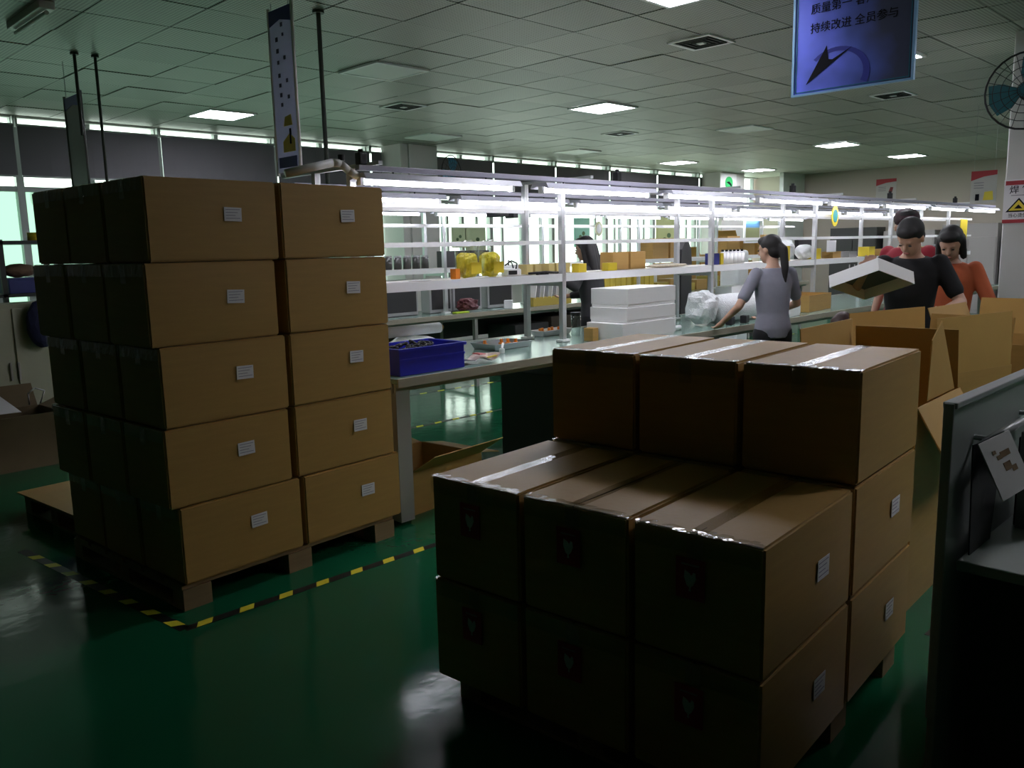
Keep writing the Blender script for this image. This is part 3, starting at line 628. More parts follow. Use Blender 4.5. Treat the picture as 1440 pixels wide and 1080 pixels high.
# hanging tags
def oval_tag(label, x, y, z, r, m1, m2):
    t = thing('oval_sign', label, 'sign', (x, y, z))
    MB().prism([(.75 * r * math.cos(a * PI / 12), r * math.sin(a * PI / 12)) for a in range(24)], 0, .008, 'y').build('plate', m1, t)
    MB().prism([(.5 * r * math.cos(a * PI / 12), .62 * r * math.sin(a * PI / 12)) for a in range(24)], -.003, 0, 'y').build('face', m2, t)
    MB().cyl((0, .004, r), (0, .004, r + .09), .002, 6).build('cord', STEEL(), t)
oval_tag('yellow oval sign with teal centre hanging from the frame', 9.38, 4.20, 1.88, .115, YEL(), mat('teal_print', (.02, .28, .30), .5))
oval_tag('pale oval sign hanging from the second frame', 9.0, 7.30, 1.84, .10, mat('pale_yellow', (.75, .75, .5), .5), WHITE())
box_thing('white_notice', 'blank white notice card fixed on the first frame rail', 'notice', (9.42, 4.25, 1.48), (.24, .006, .13), PAPER())
box_thing('dark_monitor', 'dark flat monitor standing behind the notice card', 'monitor', (9.55, 4.62, 1.405), (.48, .05, .22), BLACK())

# ------------------------------------------------------------------ second bench, things by the windows
GREYP = mat('smoked_panel', (.045, .043, .045), .35)
def machine(label, x, w, h):
    t = thing('test_fixture', label, 'machine', (x, 7.60, .8825), 0, 'dark test fixtures on the second bench')
    MB().box(-w / 2, w / 2, -.10, .06, 0, h, .012).build('case', mat('case_grey', (.42, .42, .42), .5), t)
    MB().box(-w / 2 + .03, w / 2 - .03, -.106, -.1005, .04, h - .03, .002).build('window', GREYP, t)
for k, (x, w) in enumerate(((5.72, .55), (6.33, .34), (6.75, .46), (7.3, .44))): machine('dark-windowed test fixture on second bench, %s from its left post' % ORD[k], x, w, .40)
for k in range(7): 
    t = thing('jar', 'dark glass jar with pale lid on second shelf, %s from its left end post' % ORD[k], 'jar', (5.35 + .13 * k, 7.52, ZS), 0, 'jars on the second shelf')
    MB().cyl((0, 0, 0), (0, 0, .13), .045, 14).build('glass', mat('dark_glass', (.08, .08, .075), .1), t, True); MB().cyl((0, 0, .13), (0, 0, .15), .046, 14).build('lid', STEEL(), t)
for k, x in enumerate((6.55, 6.95)): box_thing('dark_case', ('first', 'second')[k] + ' dark instrument case on the second frame shelf', 'case', (x, 7.55, ZS), (.30, .16, .19), GREYP)
crumple('plant_pot_heap', 'dark red bundle of parts lying on second bench', 'parts', (6.55, 7.28, .8825), (.24, .2, .14), mat('maroon_parts', (.12, .03, .035), .5, var=.5, scale=20), 6, 0, None, 3, 1.1, .8)
box_thing('white_cube', 'tilted white cube on the second bench', 'box', (7.20, 7.26, .8825), (.10, .10, .10), WHITE(), .7)
box_thing('lime_pad', 'flat lime green pad on second bench edge', 'pad', (6.38, 7.21, .8825), (.2, .07, .02), mat('lime', (.45, .6, .03), .5))
# row of leaning folders in a yellow crate
t = thing('folder_crate', 'yellow crate holding a row of slanted white folders', 'crate', (7.92, 7.26, .8825)); MB().box(-.36, .36, -.08, .06, 0, .11, .004).build('crate', mat('ochre', (.45, .34, .06), .6), t)
for k in range(9): MB().obox((-.30 + .075 * k, -.02, .24), (.012, .12, .30), (0, .18, 0), .002).build('folder', (WHITE(), mat('grey_folder', (.38, .38, .42), .5))[k % 2], t)
def file_box(x, k): box_thing('file_box', 'tall yellow file box on second bench, %s from the slanted folders' % ORD[k], 'file box', (x + (.06 if k > 5 else 0), 7.52, .8825), (.11, .2, .34), mat('file_yellow', (.62, .46, .06), .6, var=.08), 0, .003, 'yellow file boxes on the second bench')
for k in range(10): file_box(9.20 + .125 * k, k)
t = thing('tray_lid', 'shallow bright blue tray lid on the second frame shelf', 'tray', (9.55, 7.55, ZS)); MB().box(-.33, .33, -.1, .1, 0, .01).box(-.33, .33, -.1, -.09, .01, .09).box(-.33, .33, .09, .1, .01, .09).box(-.33, -.32, -.09, .09, .01, .09).box(.32, .33, -.09, .09, .01, .09).build('dish', BLUE(), t)
for k, (x, h) in enumerate(((10.6, .3), (11.05, .3), (12.7, .32), (13.2, .28), (13.7, .34))): box_thing('shelf_carton', 'brown carton on the second frame shelf, %s from the blue tray' % ORD[k], 'carton', (x, 7.55, ZS), (.40, .28, h), CARD(), 0, .004, 'cartons on the second frame shelf')
for k in range(12): box_thing('bench_crate', ('yellow ochre', 'brown')[k % 2] + ' parts crate on second bench, %s along from yellow file boxes' % ORD[k], 'crate', (10.7 + .36 * k, 7.555, .8825), (.31, .24, .16 + .05 * math.sin(k * 2.1)), (mat('ochre', (.45, .34, .06), .6), CARD())[k % 2], 0, .004, 'parts crates on the second bench')
for k in range(4, 13): box_thing('stock_crate', 'dark crate pushed under the second bench, %s from the window column end' % ORD[k - 4], 'crate', (4.5 + 2.1 * (k // 3) + .385 + .67 * (k % 3), 7.55, 0), (.61, .5, .60 + .06 * ((k * 7) % 3)), (DARKP, mat('crate_brown', (.06, .045, .03), .7))[k % 2], 0, .006, 'crates under the second bench')
# posters stuck on the window glass
for k, (x, z, w, h) in enumerate(((9.95, 1.85, .34, .42), (10.35, 1.80, .50, .50), (13.3, 1.9, .5, .6), (16.3, 1.85, .85, .8))):
    t = thing('window_poster', ('small pale green poster on window glass near the column', 'wider pale green poster with dark ovals on window glass', 'mint green poster on window glass', 'large yellow-green poster with dark leaf mark by windows')[k], 'poster', (x, YF + .0395, z))
    MB().box(-w / 2, w / 2, -.004, 0, -h / 2, h / 2).build('sheet', mat(('poster_lime', 'poster_lime', 'poster_mint', 'poster_olive')[k], ((.66, .76, .48), (.66, .76, .48), (.35, .72, .58), (.60, .66, .32))[k], .6), t)
    for s in (-1, 1): MB().prism([(s * .10 * w + .09 * w * math.cos(a * PI / 8), -.1 * h + .07 * h * math.sin(a * PI / 8) + .06 * h * s) for a in range(16)], -.007, -.0041, 'y').build('oval_mark', mat('olive_ink', (.12, .2, .09), .6), t)
# exit sign on the column by the windows
t = thing('round_sign', 'round green sign on a white board on the far column', 'sign', (17.85, 10.585, 3.0))
MB().box(-.36, .36, 0, .012, -.22, .22).build('board', WHITE(), t)
MB().prism([(.02 + .17 * math.cos(a * PI / 12), .0 + .15 * math.sin(a * PI / 12)) for a in range(24)], -.006, 0, 'y').build('disc', mat('sign_green', (.03, .45, .12), .5), t)
MB().prism([(-.10, .02), (.05, -.04), (.14, -.09), (.12, -.02), (.02, .04)], -.010, -.0061, 'y').build('arrow', INK(), t)
MB().box(-.15, .0, -.010, -.0061, -.13, -.11).build('underline', mat('sign_blue', (.1, .12, .4), .5), t)
# wall fan by the window column
def fan(label, c, R, axis_rot, bcol, mount):
    t = thing('wall_fan', label, 'fan', c, axis_rot)
    g = MB().ring((0, 0, 0), R, .008, 'x')
    for r in (.8, .6, .4, .2): g.ring((-.06 * (1 - r * .6), 0, 0), R * r, .003, 'x', 28, 6)
    for k in range(20):
        a = 2 * PI * k / 20; g.cyl((0, R * math.cos(a), R * math.sin(a)), (-.06, .12 * R * math.cos(a), .12 * R * math.sin(a)), .0025, 6)
    g.build('guard', BLACK(), t)
    for k in range(3):
        g = MB(); M = Matrix.Rotation(2 * PI * k / 3 + .3, 3, 'X') 
        pts = [(0, -.03, .05), (0, -.10, R * .5), (0, -.12, R * .85), (.0, .02, R * .92), (.03, .12, R * .8), (.02, .09, R * .4), (0, .03, .05)]
        g.sheet([M @ Vector(p) for p in pts], .004).build('blade', bcol, t)
    MB().cyl((-.05, 0, 0), (.05, 0, 0), .055, 16).build('hub', bcol, t); MB().cyl((.05, 0, 0), (.16, 0, 0), .07, 16).build('motor', BLACK(), t)
    MB().cyl((.12, 0, 0), mount, .018, 10).build('bracket', BLACK(), t)
fan('black wall fan with blue blades by the window column', (9.12, 10.42, 2.80), .30, PI / 2 + .3, mat('fan_blue', (.03, .22, .40), .4), (.32, .10, -.1))
fan('black wall fan with teal blades on the right column', (7.62, 1.93, 2.72), .29, .08, mat('fan_teal', (.02, .16, .19), .4), (.40, -.05, -.12))

# ------------------------------------------------------------------ hanging banners and boards
BAN = soft_mat('banner_face', (.74, .76, .90), .5); NAVY = mat('banner_navy', (.05, .06, .30), .5)
def banner(label, x, y0, y1, z0, z1, faint=False):
    t = thing('hanging_banner', label, 'banner', (x, (y0 + y1) / 2, z0)); w = (y1 - y0) / 2; h = z1 - z0
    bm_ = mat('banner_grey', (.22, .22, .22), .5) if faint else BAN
    MB().box(-.004, .004, -w, w, 0, h, 0).build('panel', bm_, t)
    for s in (-1, 1): MB().cyl((0, s * (w + .012), -.02), (0, s * (w + .012), h + .02), .011, 10).build('pole', WHITE() if not faint else bm_, t, True)
    MB().prism([(-w, h), (w, h), (w, h - .10), (0, h - .07), (-w, h - .10)], -.007, -.0041, 'x').build('header', NAVY, t)
    if not faint:
        MB().box(-.007, -.0041, -w + .02, w - .02, .03, .10).build('footer', NAVY, t)
        MB().prism([(w * .35, .13), (-w * .75, .13), (-w * .75, .21), (-w * .3, .25), (w * .35, .20)], -.007, -.0041, 'x').build('yellow_figure', YEL(), t)
        MB().prism([(w * .2, .30), (-w * .6, .30), (-w * .5, .37), (w * .05, .36)], -.007, -.0041, 'x').build('yellow_cap', YEL(), t)
        MB().box(-.008, -.0041, -w * .45, -w * .3, .18, .28).build('dark_figure', INK(), t)
        for n, (yy, zz, s) in enumerate([(.30, .82, .028), (.28, .75, .028), (.27, .68, .024), (.25, .60, .026), (.23, .54, .024), (.2, .48, .026), (.18, .42, .024), (-.1, .90, .026), (-.15, .84, .02), (-.2, .70, .024), (-.28, .56, .024), (-.33, .46, .024)]):
            MB().box(-.007, -.0041, yy * w * 1.3 - s * .5, yy * w * 1.3 + s * .5, zz * h - s / 2, zz * h + s / 2).build('glyph', mat('glyph_ink', (.09, .09, .16), .6), t)
    for s in (-1, 1): MB().cyl((0, s * w * .8, h), (0, s * w * .8, CEIL - z0), .003, 6).build('cord', STEEL(), t)
    return t
banner('pale blue hanging banner with navy header above the tall stack', 3.08, 5.05, 5.32, 2.15, 3.20)
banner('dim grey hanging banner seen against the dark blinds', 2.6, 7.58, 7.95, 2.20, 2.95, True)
ROD = mat('rod_dark', (.035, .045, .03), .5)
for n, (x, y, zz, r) in enumerate(((2.56, 7.5, 2.6, .013), (2.72, 7.5, 1.9, .012), (3.40, 5.22, 1.95, .016))):
    tag(MB().cyl((x, y, zz), (x, y, CEIL), r, 10).cyl((x, y, CEIL - .02), (x, y, CEIL - .001), r * 2.5, 12).build('hanging_rod', ROD), ('thin dark rod hanging from ceiling beside the dim banner', 'longer dark rod hanging from ceiling before the blinds', 'dark green rod hanging from ceiling beside the pale blue banner')[n], 'rod')
# blue slogan board
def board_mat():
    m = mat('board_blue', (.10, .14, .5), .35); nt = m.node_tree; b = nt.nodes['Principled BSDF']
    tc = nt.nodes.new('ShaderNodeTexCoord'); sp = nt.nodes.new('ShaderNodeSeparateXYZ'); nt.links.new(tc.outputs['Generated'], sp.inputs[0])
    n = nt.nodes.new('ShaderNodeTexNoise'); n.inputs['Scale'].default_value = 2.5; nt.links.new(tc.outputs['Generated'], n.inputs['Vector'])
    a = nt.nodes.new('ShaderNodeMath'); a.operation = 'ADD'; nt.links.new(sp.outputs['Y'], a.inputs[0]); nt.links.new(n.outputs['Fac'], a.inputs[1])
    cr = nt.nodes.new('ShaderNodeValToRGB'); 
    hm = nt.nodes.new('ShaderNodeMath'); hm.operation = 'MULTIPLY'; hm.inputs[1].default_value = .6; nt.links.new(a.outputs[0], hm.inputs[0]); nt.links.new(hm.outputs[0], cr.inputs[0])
    e = cr.color_ramp.elements; e[0].position = .36; e[0].color = (.05, .06, .11, 1); e[1].position = .86; e[1].color = (.17, .22, .95, 1)  # ramp paints uneven reflected light across the board, dark end to bright blue
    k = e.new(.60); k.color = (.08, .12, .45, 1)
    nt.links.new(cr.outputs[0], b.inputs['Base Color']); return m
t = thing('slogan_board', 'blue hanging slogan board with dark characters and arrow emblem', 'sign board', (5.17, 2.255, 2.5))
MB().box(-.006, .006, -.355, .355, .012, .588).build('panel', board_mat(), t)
FR = mat('board_edge', (.25, .45, .68), .35)
MB().box(-.012, .012, -.37, -.355, 0, .60).box(-.012, .012, .355, .37, 0, .60).box(-.012, .012, -.355, .355, 0, .012).box(-.012, .012, -.355, .355, .588, .60).build('frame', FR, t)
MB().box(-.008, -.0061, -.345, -.340, .02, .58).box(-.008, -.0061, .340, .345, .02, .58).box(-.008, -.0061, -.34, .34, .02, .025).build('border_line', mat('board_teal', (.02, .16, .22), .4), t)
rot = (PI / 2, 0, -PI / 2)
text_mesh('质量第一 客户', .064, INK(), 'slogan_line', t, (-.0068, .258, .497), rot, 'LEFT'); text_mesh('持续改进 全员参与', .064, INK(), 'slogan_line', t, (-.0068, .258, .385), rot, 'LEFT')
MB().prism([(.150, .275), (.275, .065), (-.005, .245), (.112, .190), (.138, .195)], -.0078, -.0061, 'x').build('arrow_emblem', INK(), t)
g = MB()
for k in range(18):
    a0, a1 = math.radians(-25 + 9 * k), math.radians(-25 + 9 * (k + 1)); f = lambda a, r: (.09 - r * math.cos(a) * 1.25 * 1.0, .10 + r * math.sin(a))
    w0, w1 = .018 + .018 * k / 18 * 0 + .016 * (1 - k / 18), 0
    g.prism([f(a0, .135), f(a1, .135), f(a1, .135 + w0), f(a0, .135 + w0)], -.0072, -.0061, 'x')
g.build('swoosh', mat('swoosh_navy', (.03, .04, .30), .4), t)
for s in (-.30, .30): MB().cyl((0, s, .60), (0, s, CEIL - 2.5), .003, 6).build('cord', STEEL(), t)
# warning poster on the right column
t = thing('warning_poster', 'white warning poster with red bands and yellow triangle on column', 'poster', (7.995, 1.955, 1.71))
MB().box(-.004, 0, -.185, .185, 0, .36).build('sheet', PAPER(), t)
MB().box(-.006, -.0041, -.185, .175, .315, .35).build('red_band', RED(), t); MB().box(-.006, -.0041, -.185, .185, .005, .035).build('red_band', RED(), t)
MB().prism([(.165, .095), (-.025, .095), (.07, .21)], -.0055, -.0041, 'x').build('triangle_rim', INK(), t)
MB().prism([(.142, .107), (-.002, .107), (.07, .192)], -.0065, -.0056, 'x').build('triangle', YEL(), t)
MB().prism([(.10, .122), (.04, .122), (.055, .14), (.07, .155), (.085, .14)], -.0075, -.0066, 'x').build('hazard_mark', INK(), t)
text_mesh('焊 锡', .072, INK(), 'heading', t, (-.0045, .145, .272), rot, 'LEFT'); text_mesh('当心烫伤', .036, INK(), 'caption', t, (-.0045, .145, .066), rot, 'LEFT')
MB().box(-.0055, -.0041, -.1, .13, .228, .234).build('rule_line', mat('rule_grey', (.3, .28, .32), .6), t)
tag(MB().box(7.990, 7.998, 1.60, 1.985, 2.085, 2.10).build('poster_clip', RED()), 'small dark red strip above the warning poster', 'strip')
def notice(label, x, y, z, w, h, mark):
    t = thing('notice_poster', label, 'poster', (x, y, z)); MB().box(-.006, 0, -w / 2, w / 2, 0, h).build('sheet', mat('notice_grey', (.52, .49, .47), .6), t)
    MB().prism([(w / 2, h), (-w / 2, h), (-w / 2, h * .86), (0, h * .82), (w / 2, h * .70)], -.009, -.0061, 'x').build('red_header', RED(), t)
    if mark == 'red': MB().prism([(-w * .3, h * .36), (-w * .12, h * .38), (-w * .22, h * .62), (-w * .36, h * .6)], -.009, -.0061, 'x').build('red_mark', mat('dark_red', (.2, .02, .02), .5), t)
    else:
        MB().prism([(0, h * .08), (-w * .4, h * .08), (-w * .36, h * .36), (-w * .05, h * .34)], -.009, -.0061, 'x').build('yellow_mark', YEL(), t); MB().box(-.009, -.0061, w * .15, w * .3, h * .08, h * .28).build('dark_mark', INK(), t)
    for k in range(3): MB().box(-.008, -.0061, 0, w * .38, h * (.62 - .08 * k), h * (.64 - .08 * k)).build('text_line', mat('notice_ink', (.2, .19, .22), .6), t)
    return t
notice('notice poster with red header on the far beige wall', 20.295, 7.9, 2.5, .46, .50, 'red')
t = notice('hanging notice poster with red header and yellow mark', 12.0, 3.45, 2.04, .30, .40, 'yellow')
for s in (-.12, .12): MB().cyl((-.003, s, .40), (-.003, s, CEIL - 2.04), .002, 6).build('cord', STEEL(), t)

# ------------------------------------------------------------------ open cartons
def open_carton(name, label, x, y, z, lx, ly, h, rz, flaps, t_=.006, m=None):
    t = thing(name, label, 'carton', (x, y, z), rz)
    MB().box(0, lx, 0, t_, 0, h).box(0, lx, ly - t_, ly, 0, h).box(0, t_, t_, ly - t_, 0, h).box(lx - t_, lx, t_, ly - t_, 0, h).box(t_, lx - t_, t_, ly - t_, 0, t_).build('body', m or CARD(), t)
    for side, (L, ang) in flaps.items():
        a = math.radians(ang); o, u = L * math.sin(a), L * math.cos(a); k = .012
        q = {'-y': [(k, .003, h), (lx - k, .003, h), (lx - k, .003 - o, h + u), (k, .003 - o, h + u)], '+y': [(k, ly - .003, h), (lx - k, ly - .003, h), (lx - k, ly - .003 + o, h + u), (k, ly - .003 + o, h + u)],
             '-x': [(.003, k, h), (.003, ly - k, h), (.003 - o, ly - k, h + u), (.003 - o, k, h + u)], '+x': [(lx - .003, k, h), (lx - .003, ly - k, h), (lx - .003 + o, ly - k, h + u), (lx - .003 + o, k, h + u)]}[side]
        MB().sheet(q, .005).build('flap', m or CARD_IN(), t)
    return t
open_carton('open_carton', 'open carton with upright flaps directly behind the stepped stack', 3.62, 1.24, 0, .66, .50, .90, .05, {'+y': (.31, 4), '-x': (.22, 60), '+x': (.28, -8), '-y': (.26, 150)})
oc = [o for o in bpy.data.objects if o.name == 'open_carton'][0]
MB().sheet([(.20, .02, .90), (.62, .02, .90), (.40, .03, 1.235), (.27, .03, 1.16)], .005).build('flap', CARD_IN(), oc)
open_carton('open_carton', 'tall open carton with upright front flap behind the grey desk', 4.39, 1.43, 0, .71, .50, .92, -.235, {'-y': (.29, -2), '+y': (.29, 3), '+x': (.25, 6), '-x': (.24, -25)})
open_carton('open_carton', 'open brown carton by the workers, nearest the right column', 5.32, 1.12, 0, .64, .62, 1.0, -.04, {'+y': (.2, 20), '+x': (.22, 10), '-y': (.2, 60)})
open_carton('open_carton', 'low open carton on the floor between tall stack and workbench', 3.02, 3.93, 0, .66, .56, .27, .10, {'-y': (.24, 58), '+x': (.2, 100), '+y': (.2, 80)})
open_carton('open_carton', 'small open carton on floor before the drawer cabinet', 4.30, 3.30, 0, .36, .34, .26, .12, {'-x': (.14, 60), '+x': (.14, 60), '-y': (.15, 55)})
open_carton('open_carton', 'dim open carton on the floor under the coat', 1.40, 7.10, 0, .66, .46, .42, .05, {'+y': (.2, 30), '+x': (.2, 70)}, m=mat('shaded_carton', (.13, .09, .04), .7, var=.15))  # darker cardboard copy, the dim corner's shade put into its colour

# ------------------------------------------------------------------ grey desk with side partition
DG = mat('desk_grey', (.42, .46, .42), .45, var=.05, scale=5); DEDGE = mat('desk_edge', (.50, .50, .50), .35)
t = thing('partition_desk', 'grey office desk with a raised side partition', 'desk', (2.34, -.75, 0))
MB().box(0, 1.2, 0, 1.43, .72, .75, .004).build('desktop', DG, t)
p = MB().box(-.04, 1.16, 1.446, 1.468, 0, 1.165, .004).build('partition', DG, t)
MB().box(-.042, 1.16, 1.438, 1.474, 1.1655, 1.182, .003).build('top_trim', DEDGE, p); MB().box(-.050, -.0405, 1.444, 1.470, .30, 1.18, .003).build('edge_trim', DEDGE, p)
b = MB().cyl((.10, 1.405, 1.06), (.62, 1.405, 1.06), .012, 12).build('grab_bar', DEDGE, t, True)
for x in (.14, .58): MB().cyl((x, 1.405, 1.06), (x, 1.4455, 1.06), .008, 8).build('stand_off', DEDGE, b)
MB().box(.06, .09, .1, 1.40, 0, .7195).build('side_leg', mat('desk_dark', (.05, .055, .05), .5), t); MB().box(1.1, 1.13, .1, 1.40, 0, .7195).build('side_leg', mat('desk_dark', (.05, .055, .05), .5), t); MB().box(.09, 1.1, .15, .17, .2, .7195).build('modesty_panel', mat('desk_dark', (.05, .055, .05), .5), t)
t = thing('desk_calendar', 'tilted paper calendar with brown print leaning on desk', 'calendar', (2.45, .58, .751))
TL, TR, BRc, BLc = Vector((-.128, .062, .325)), Vector((.098, .051, .326)), Vector((.182, .003, .164)), Vector((-.047, .016, .164))
MB().sheet([TL, TR, BRc, BLc], .003).build('page', mat('calendar_paper', (.66, .64, .62), .6), t)
nrm = (TR - TL).cross(BLc - TL).normalized(); nrm = nrm if nrm.y < 0 else -nrm
for (pa, pb, w_, h_) in ((.25, .20, .10, .06), (.32, .30, .14, .07), (.45, .26, .3, .10), (.42, .45, .22, .14), (.62, .55, .16, .10)):
    q = [TL + (TR - TL) * (pa + i * w_) + (BLc - TL) * (pb + j * h_) + nrm * .0026 for i, j in ((0, 0), (1, 0), (1, 1), (0, 1))]
    MB().sheet(q, .001).build('print', mat('calendar_ink', (.20, .12, .05), .6), t)
MB().sheet([TL - nrm * .012, TR - nrm * .012, Vector((.12, .085, .002)), Vector((-.06, .085, .002))], .004).build('stand', BLACK(), t)
t = thing('document_rack', 'dark file holder standing on desk behind the calendar', 'file holder', (2.74, .55, .751))
MB().box(0, .30, 0, .10, 0, .27, .004).build('body', BLACK(), t); MB().box(-.02, -.001, .01, .09, 0, .29, .002).build('side', mat('grey_plastic', (.2, .21, .2), .4), t)
for k in range(3): box_thing('book', ('bottom', 'middle', 'top')[k] + ' white book in the pile on the grey desk', 'book', (2.66, .46, .751 + .027 * k), (.19 - .01 * k, .14, .026), PAPER(), .1 * k)

# ------------------------------------------------------------------ dim corner by the left windows
DK = mat('rack_black', (.02, .025, .022), .5)
t = thing('metal_shelving', 'black metal shelving in front of the left windows', 'shelving', (1.3, 8.3, 0))
for x in (0, .75, 1.22):
    for y in (0, .4): MB().box(x, x + .04, y, y + .04, 0, 1.78).build('upright', DK, t)
for z in (.5, 1.28, 1.74): MB().box(0, 1.26, 0, .44, z, z + .03).build('shelf', DK, t)
t = thing('tape_roll', 'yellow tape roll on the black shelving', 'tape roll', (2.38, 8.4, 1.7705)); MB().cyl((0, 0, 0), (0, 0, .07), .065, 20).build('tape', YEL(), t, True); MB().cyl((0, 0, .0005), (0, 0, .072), .035, 16).build('core', CARD(), t)
for k, (x, w) in enumerate(((1.72, .5), (2.28, .34))): 
    tt = thing('blue_crate', ('wider', 'narrower')[k] + ' dark blue crate on the black shelving', 'crate', (x, 8.5, 1.3105)); MB().box(-w / 2, w / 2, -.16, .16, 0, .12, .005).build('body', mat('dim_blue', (.02, .03, .2), .5), tt); MB().box(-w / 2 - .01, w / 2 + .01, -.17, .17, .12, .135).build('rim', mat('dim_blue', (.02, .03, .2), .5), tt)
crumple('brown_bundle', 'brown bundle lying on the blue crate', 'bundle', (2.24, 8.48, 1.4465), (.28, .2, .12), mat('bundle_brown', (.20, .12, .07), .7), 8)
t = thing('beige_cabinet', 'beige cabinet below the window shelving', 'cabinet', (1.5, 7.95, 0)); CB = mat('cabinet_beige', (.42, .42, .30), .5)
MB().box(0, 1.0, 0, .32, 0, 1.24, .006).build('body', CB, t)
for k in range(2):
    d = MB().box(.02 + .485 * k, .49 + .485 * k, -.018, -.001, .06, 1.2, .003).build('door', CB, t); MB().box(.44 + .06 * k, .455 + .06 * k, -.04, -.0185, .6, .75).build('handle', STEEL(), d)
NJ = mat('navy_cloth', (.02, .022, .07), .8)
crumple('navy_coat', 'navy coat hanging over the beige cabinet door', 'coat', (2.2, 7.85, .86), (.24, .14, .40), NJ, 12, 0, None, 3, .2)
t = thing('white_roll', 'white round roll on a dark stool by the cabinet', 'roll', (1.66, 7.83, .52)); MB().ring((0, 0, .12), .10, .035, 'y', 24, 10).build('ring', WHITE(), t, True); MB().box(-.14, .14, -.1, .1, -.52, -.02, .01).build('stool', BLACK(), t)
t = thing('wire_loop', 'shiny bent wire handle above the dim carton', 'wire', (1.98, 7.45, .45)); MB().tube([(-.05, 0, 0), (-.05, 0, .09), (.0, 0, .13), (.07, 0, .10), (.03, 0, .0)], .006, 8).build('wire', STEEL(), t, True)
tag(MB().sheet([(1.55, 7.30, .43), (1.82, 7.26, .43), (1.74, 7.5, .54), (1.55, 7.52, .55)], .004).build('paper_sheet', PAPER()), 'tilted white paper sheet lying in the dim carton', 'paper')

# ------------------------------------------------------------------ aisle between the benches and the far end
t = thing('black_panel', 'tall black rounded panel standing behind the shelf frame', 'panel', (8.10, 5.36, 0), .3)
pr = [(-.21, .05), (.21, .05), (.21, 1.40), (.18, 1.55), (.08, 1.63), (-.08, 1.63), (-.18, 1.55), (-.21, 1.40)]
MB().prism(pr, -.04, .04, 'y').build('pad', BLACK(), t); MB().box(-.2, .2, -.16, .16, 0, .05, .01).build('base', BLACK(), t)
def stool(label, x, y, h, grp):
    t = thing('work_stool', label, 'stool', (x, y, 0), 0, grp); MB().cyl((0, 0, h - .05), (0, 0, h), .17, 20).build('seat', BLACK(), t); MB().cyl((0, 0, .08), (0, 0, h - .05), .025).build('stem', STEEL(), t)
    for k in range(5):
        a = 2 * PI * k / 5; MB().box(0, .24, -.015, .015, .04, .08).build('foot', BLACK(), t, False, None, a)
for x in (8.6, 10.4): stool('black round work stool in the aisle between the benches', x, 6.55, .62, 'stools between the benches')
GCAB = mat('cabinet_grey', (.40, .37, .36), .5)
for k in range(6):
    t = thing('steel_cabinet', 'tall cabinet along the far wall, %s from the right column side' % ['first','second','third','fourth','fifth','sixth'][k], 'cabinet', (19.75, 1.6 + 1.25 * k, 0), 0, 'grey cabinets on the far wall')
    MB().box(0, .5, 0, 1.1, 0, (1.85, 1.95, 1.7, 1.9, 1.8, 1.9)[k], .005).build('body', (GCAB, mat('cabinet_dark', (.05, .05, .05), .5))[k % 3 == 2], t)
    for s in (0, 1):
        d = MB().box(-.02, -.001, .02 + .54 * s, .54 + .54 * s, .08, 1.62, .003).build('door', (GCAB, mat('cabinet_dark', (.05, .05, .05), .5))[k % 3 == 2], t); MB().box(-.04, -.0205, .46 + .12 * s, .48 + .12 * s, .9, 1.05).build('handle', STEEL(), d)
t = thing('framed_picture', 'framed landscape picture on the back of second frame', 'picture', (13.2, 7.347, 1.62)); MB().box(-.26, .26, 0, .02, -.02, .42).build('frame', WHITE(), t); MB().box(-.23, .23, -.004, -.0005, .24, .39).build('sky_area', mat('pic_blue', (.12, .3, .5), .5), t); MB().box(-.23, .23, -.004, -.0005, .01, .24).build('field_area', mat('pic_green', (.3, .33, .15), .5), t)
box_thing('yellow_notice', 'yellow notice board hanging at the far end of the frames', 'notice', (13.85, 4.22, 1.56), (.30, .01, .32), YEL())
box_thing('white_bag', 'white wrapped bundle leaning by the second frame', 'bundle', (11.6, 6.75, 0), (.5, .3, 1.5), WPL, .2, .05)
for k in range(5): open_carton('far_carton', 'brown carton on floor beyond second frame, %s from the windows column' % ORD[k], 12.9 + 1.0 * k, 8.6 + .2 * (k % 2), 0, .66, .5, 1.1 + .3 * (k % 3), .1 * k, {'+y': (.2, 30), '-x': (.2, 40)})['group'] = 'cartons beyond the second frame'

# ------------------------------------------------------------------ people
def remesh(mb, name, material, parent, voxel, it=6):
    bmesh.ops.recalc_face_normals(mb.bm, faces=mb.bm.faces)
    me = bpy.data.meshes.new('tmp'); mb.bm.to_mesh(me); mb.bm.free()
    o = bpy.data.objects.new('tmp_remesh', me)
    r = o.modifiers.new('r', 'REMESH'); r.mode = 'VOXEL'; r.voxel_size = voxel
    s = o.modifiers.new('s', 'SMOOTH'); s.factor = .5; s.iterations = it
    m2 = baked(o)
    bpy.data.objects.remove(o); bpy.data.meshes.remove(me)
    m2.name = name; m2.materials.clear(); m2.materials.append(material)
    for p in m2.polygons: p.use_smooth = True
    ob = bpy.data.objects.new(name, m2); col.objects.link(ob); ob.parent = parent; return ob
SKIN = mat('skin', (.50, .29, .20), .5, var=.05, scale=12); HAIR = mat('black_hair', (.012, .010, .010), .62, var=.4, scale=30, stretch=(6, 6, 1))
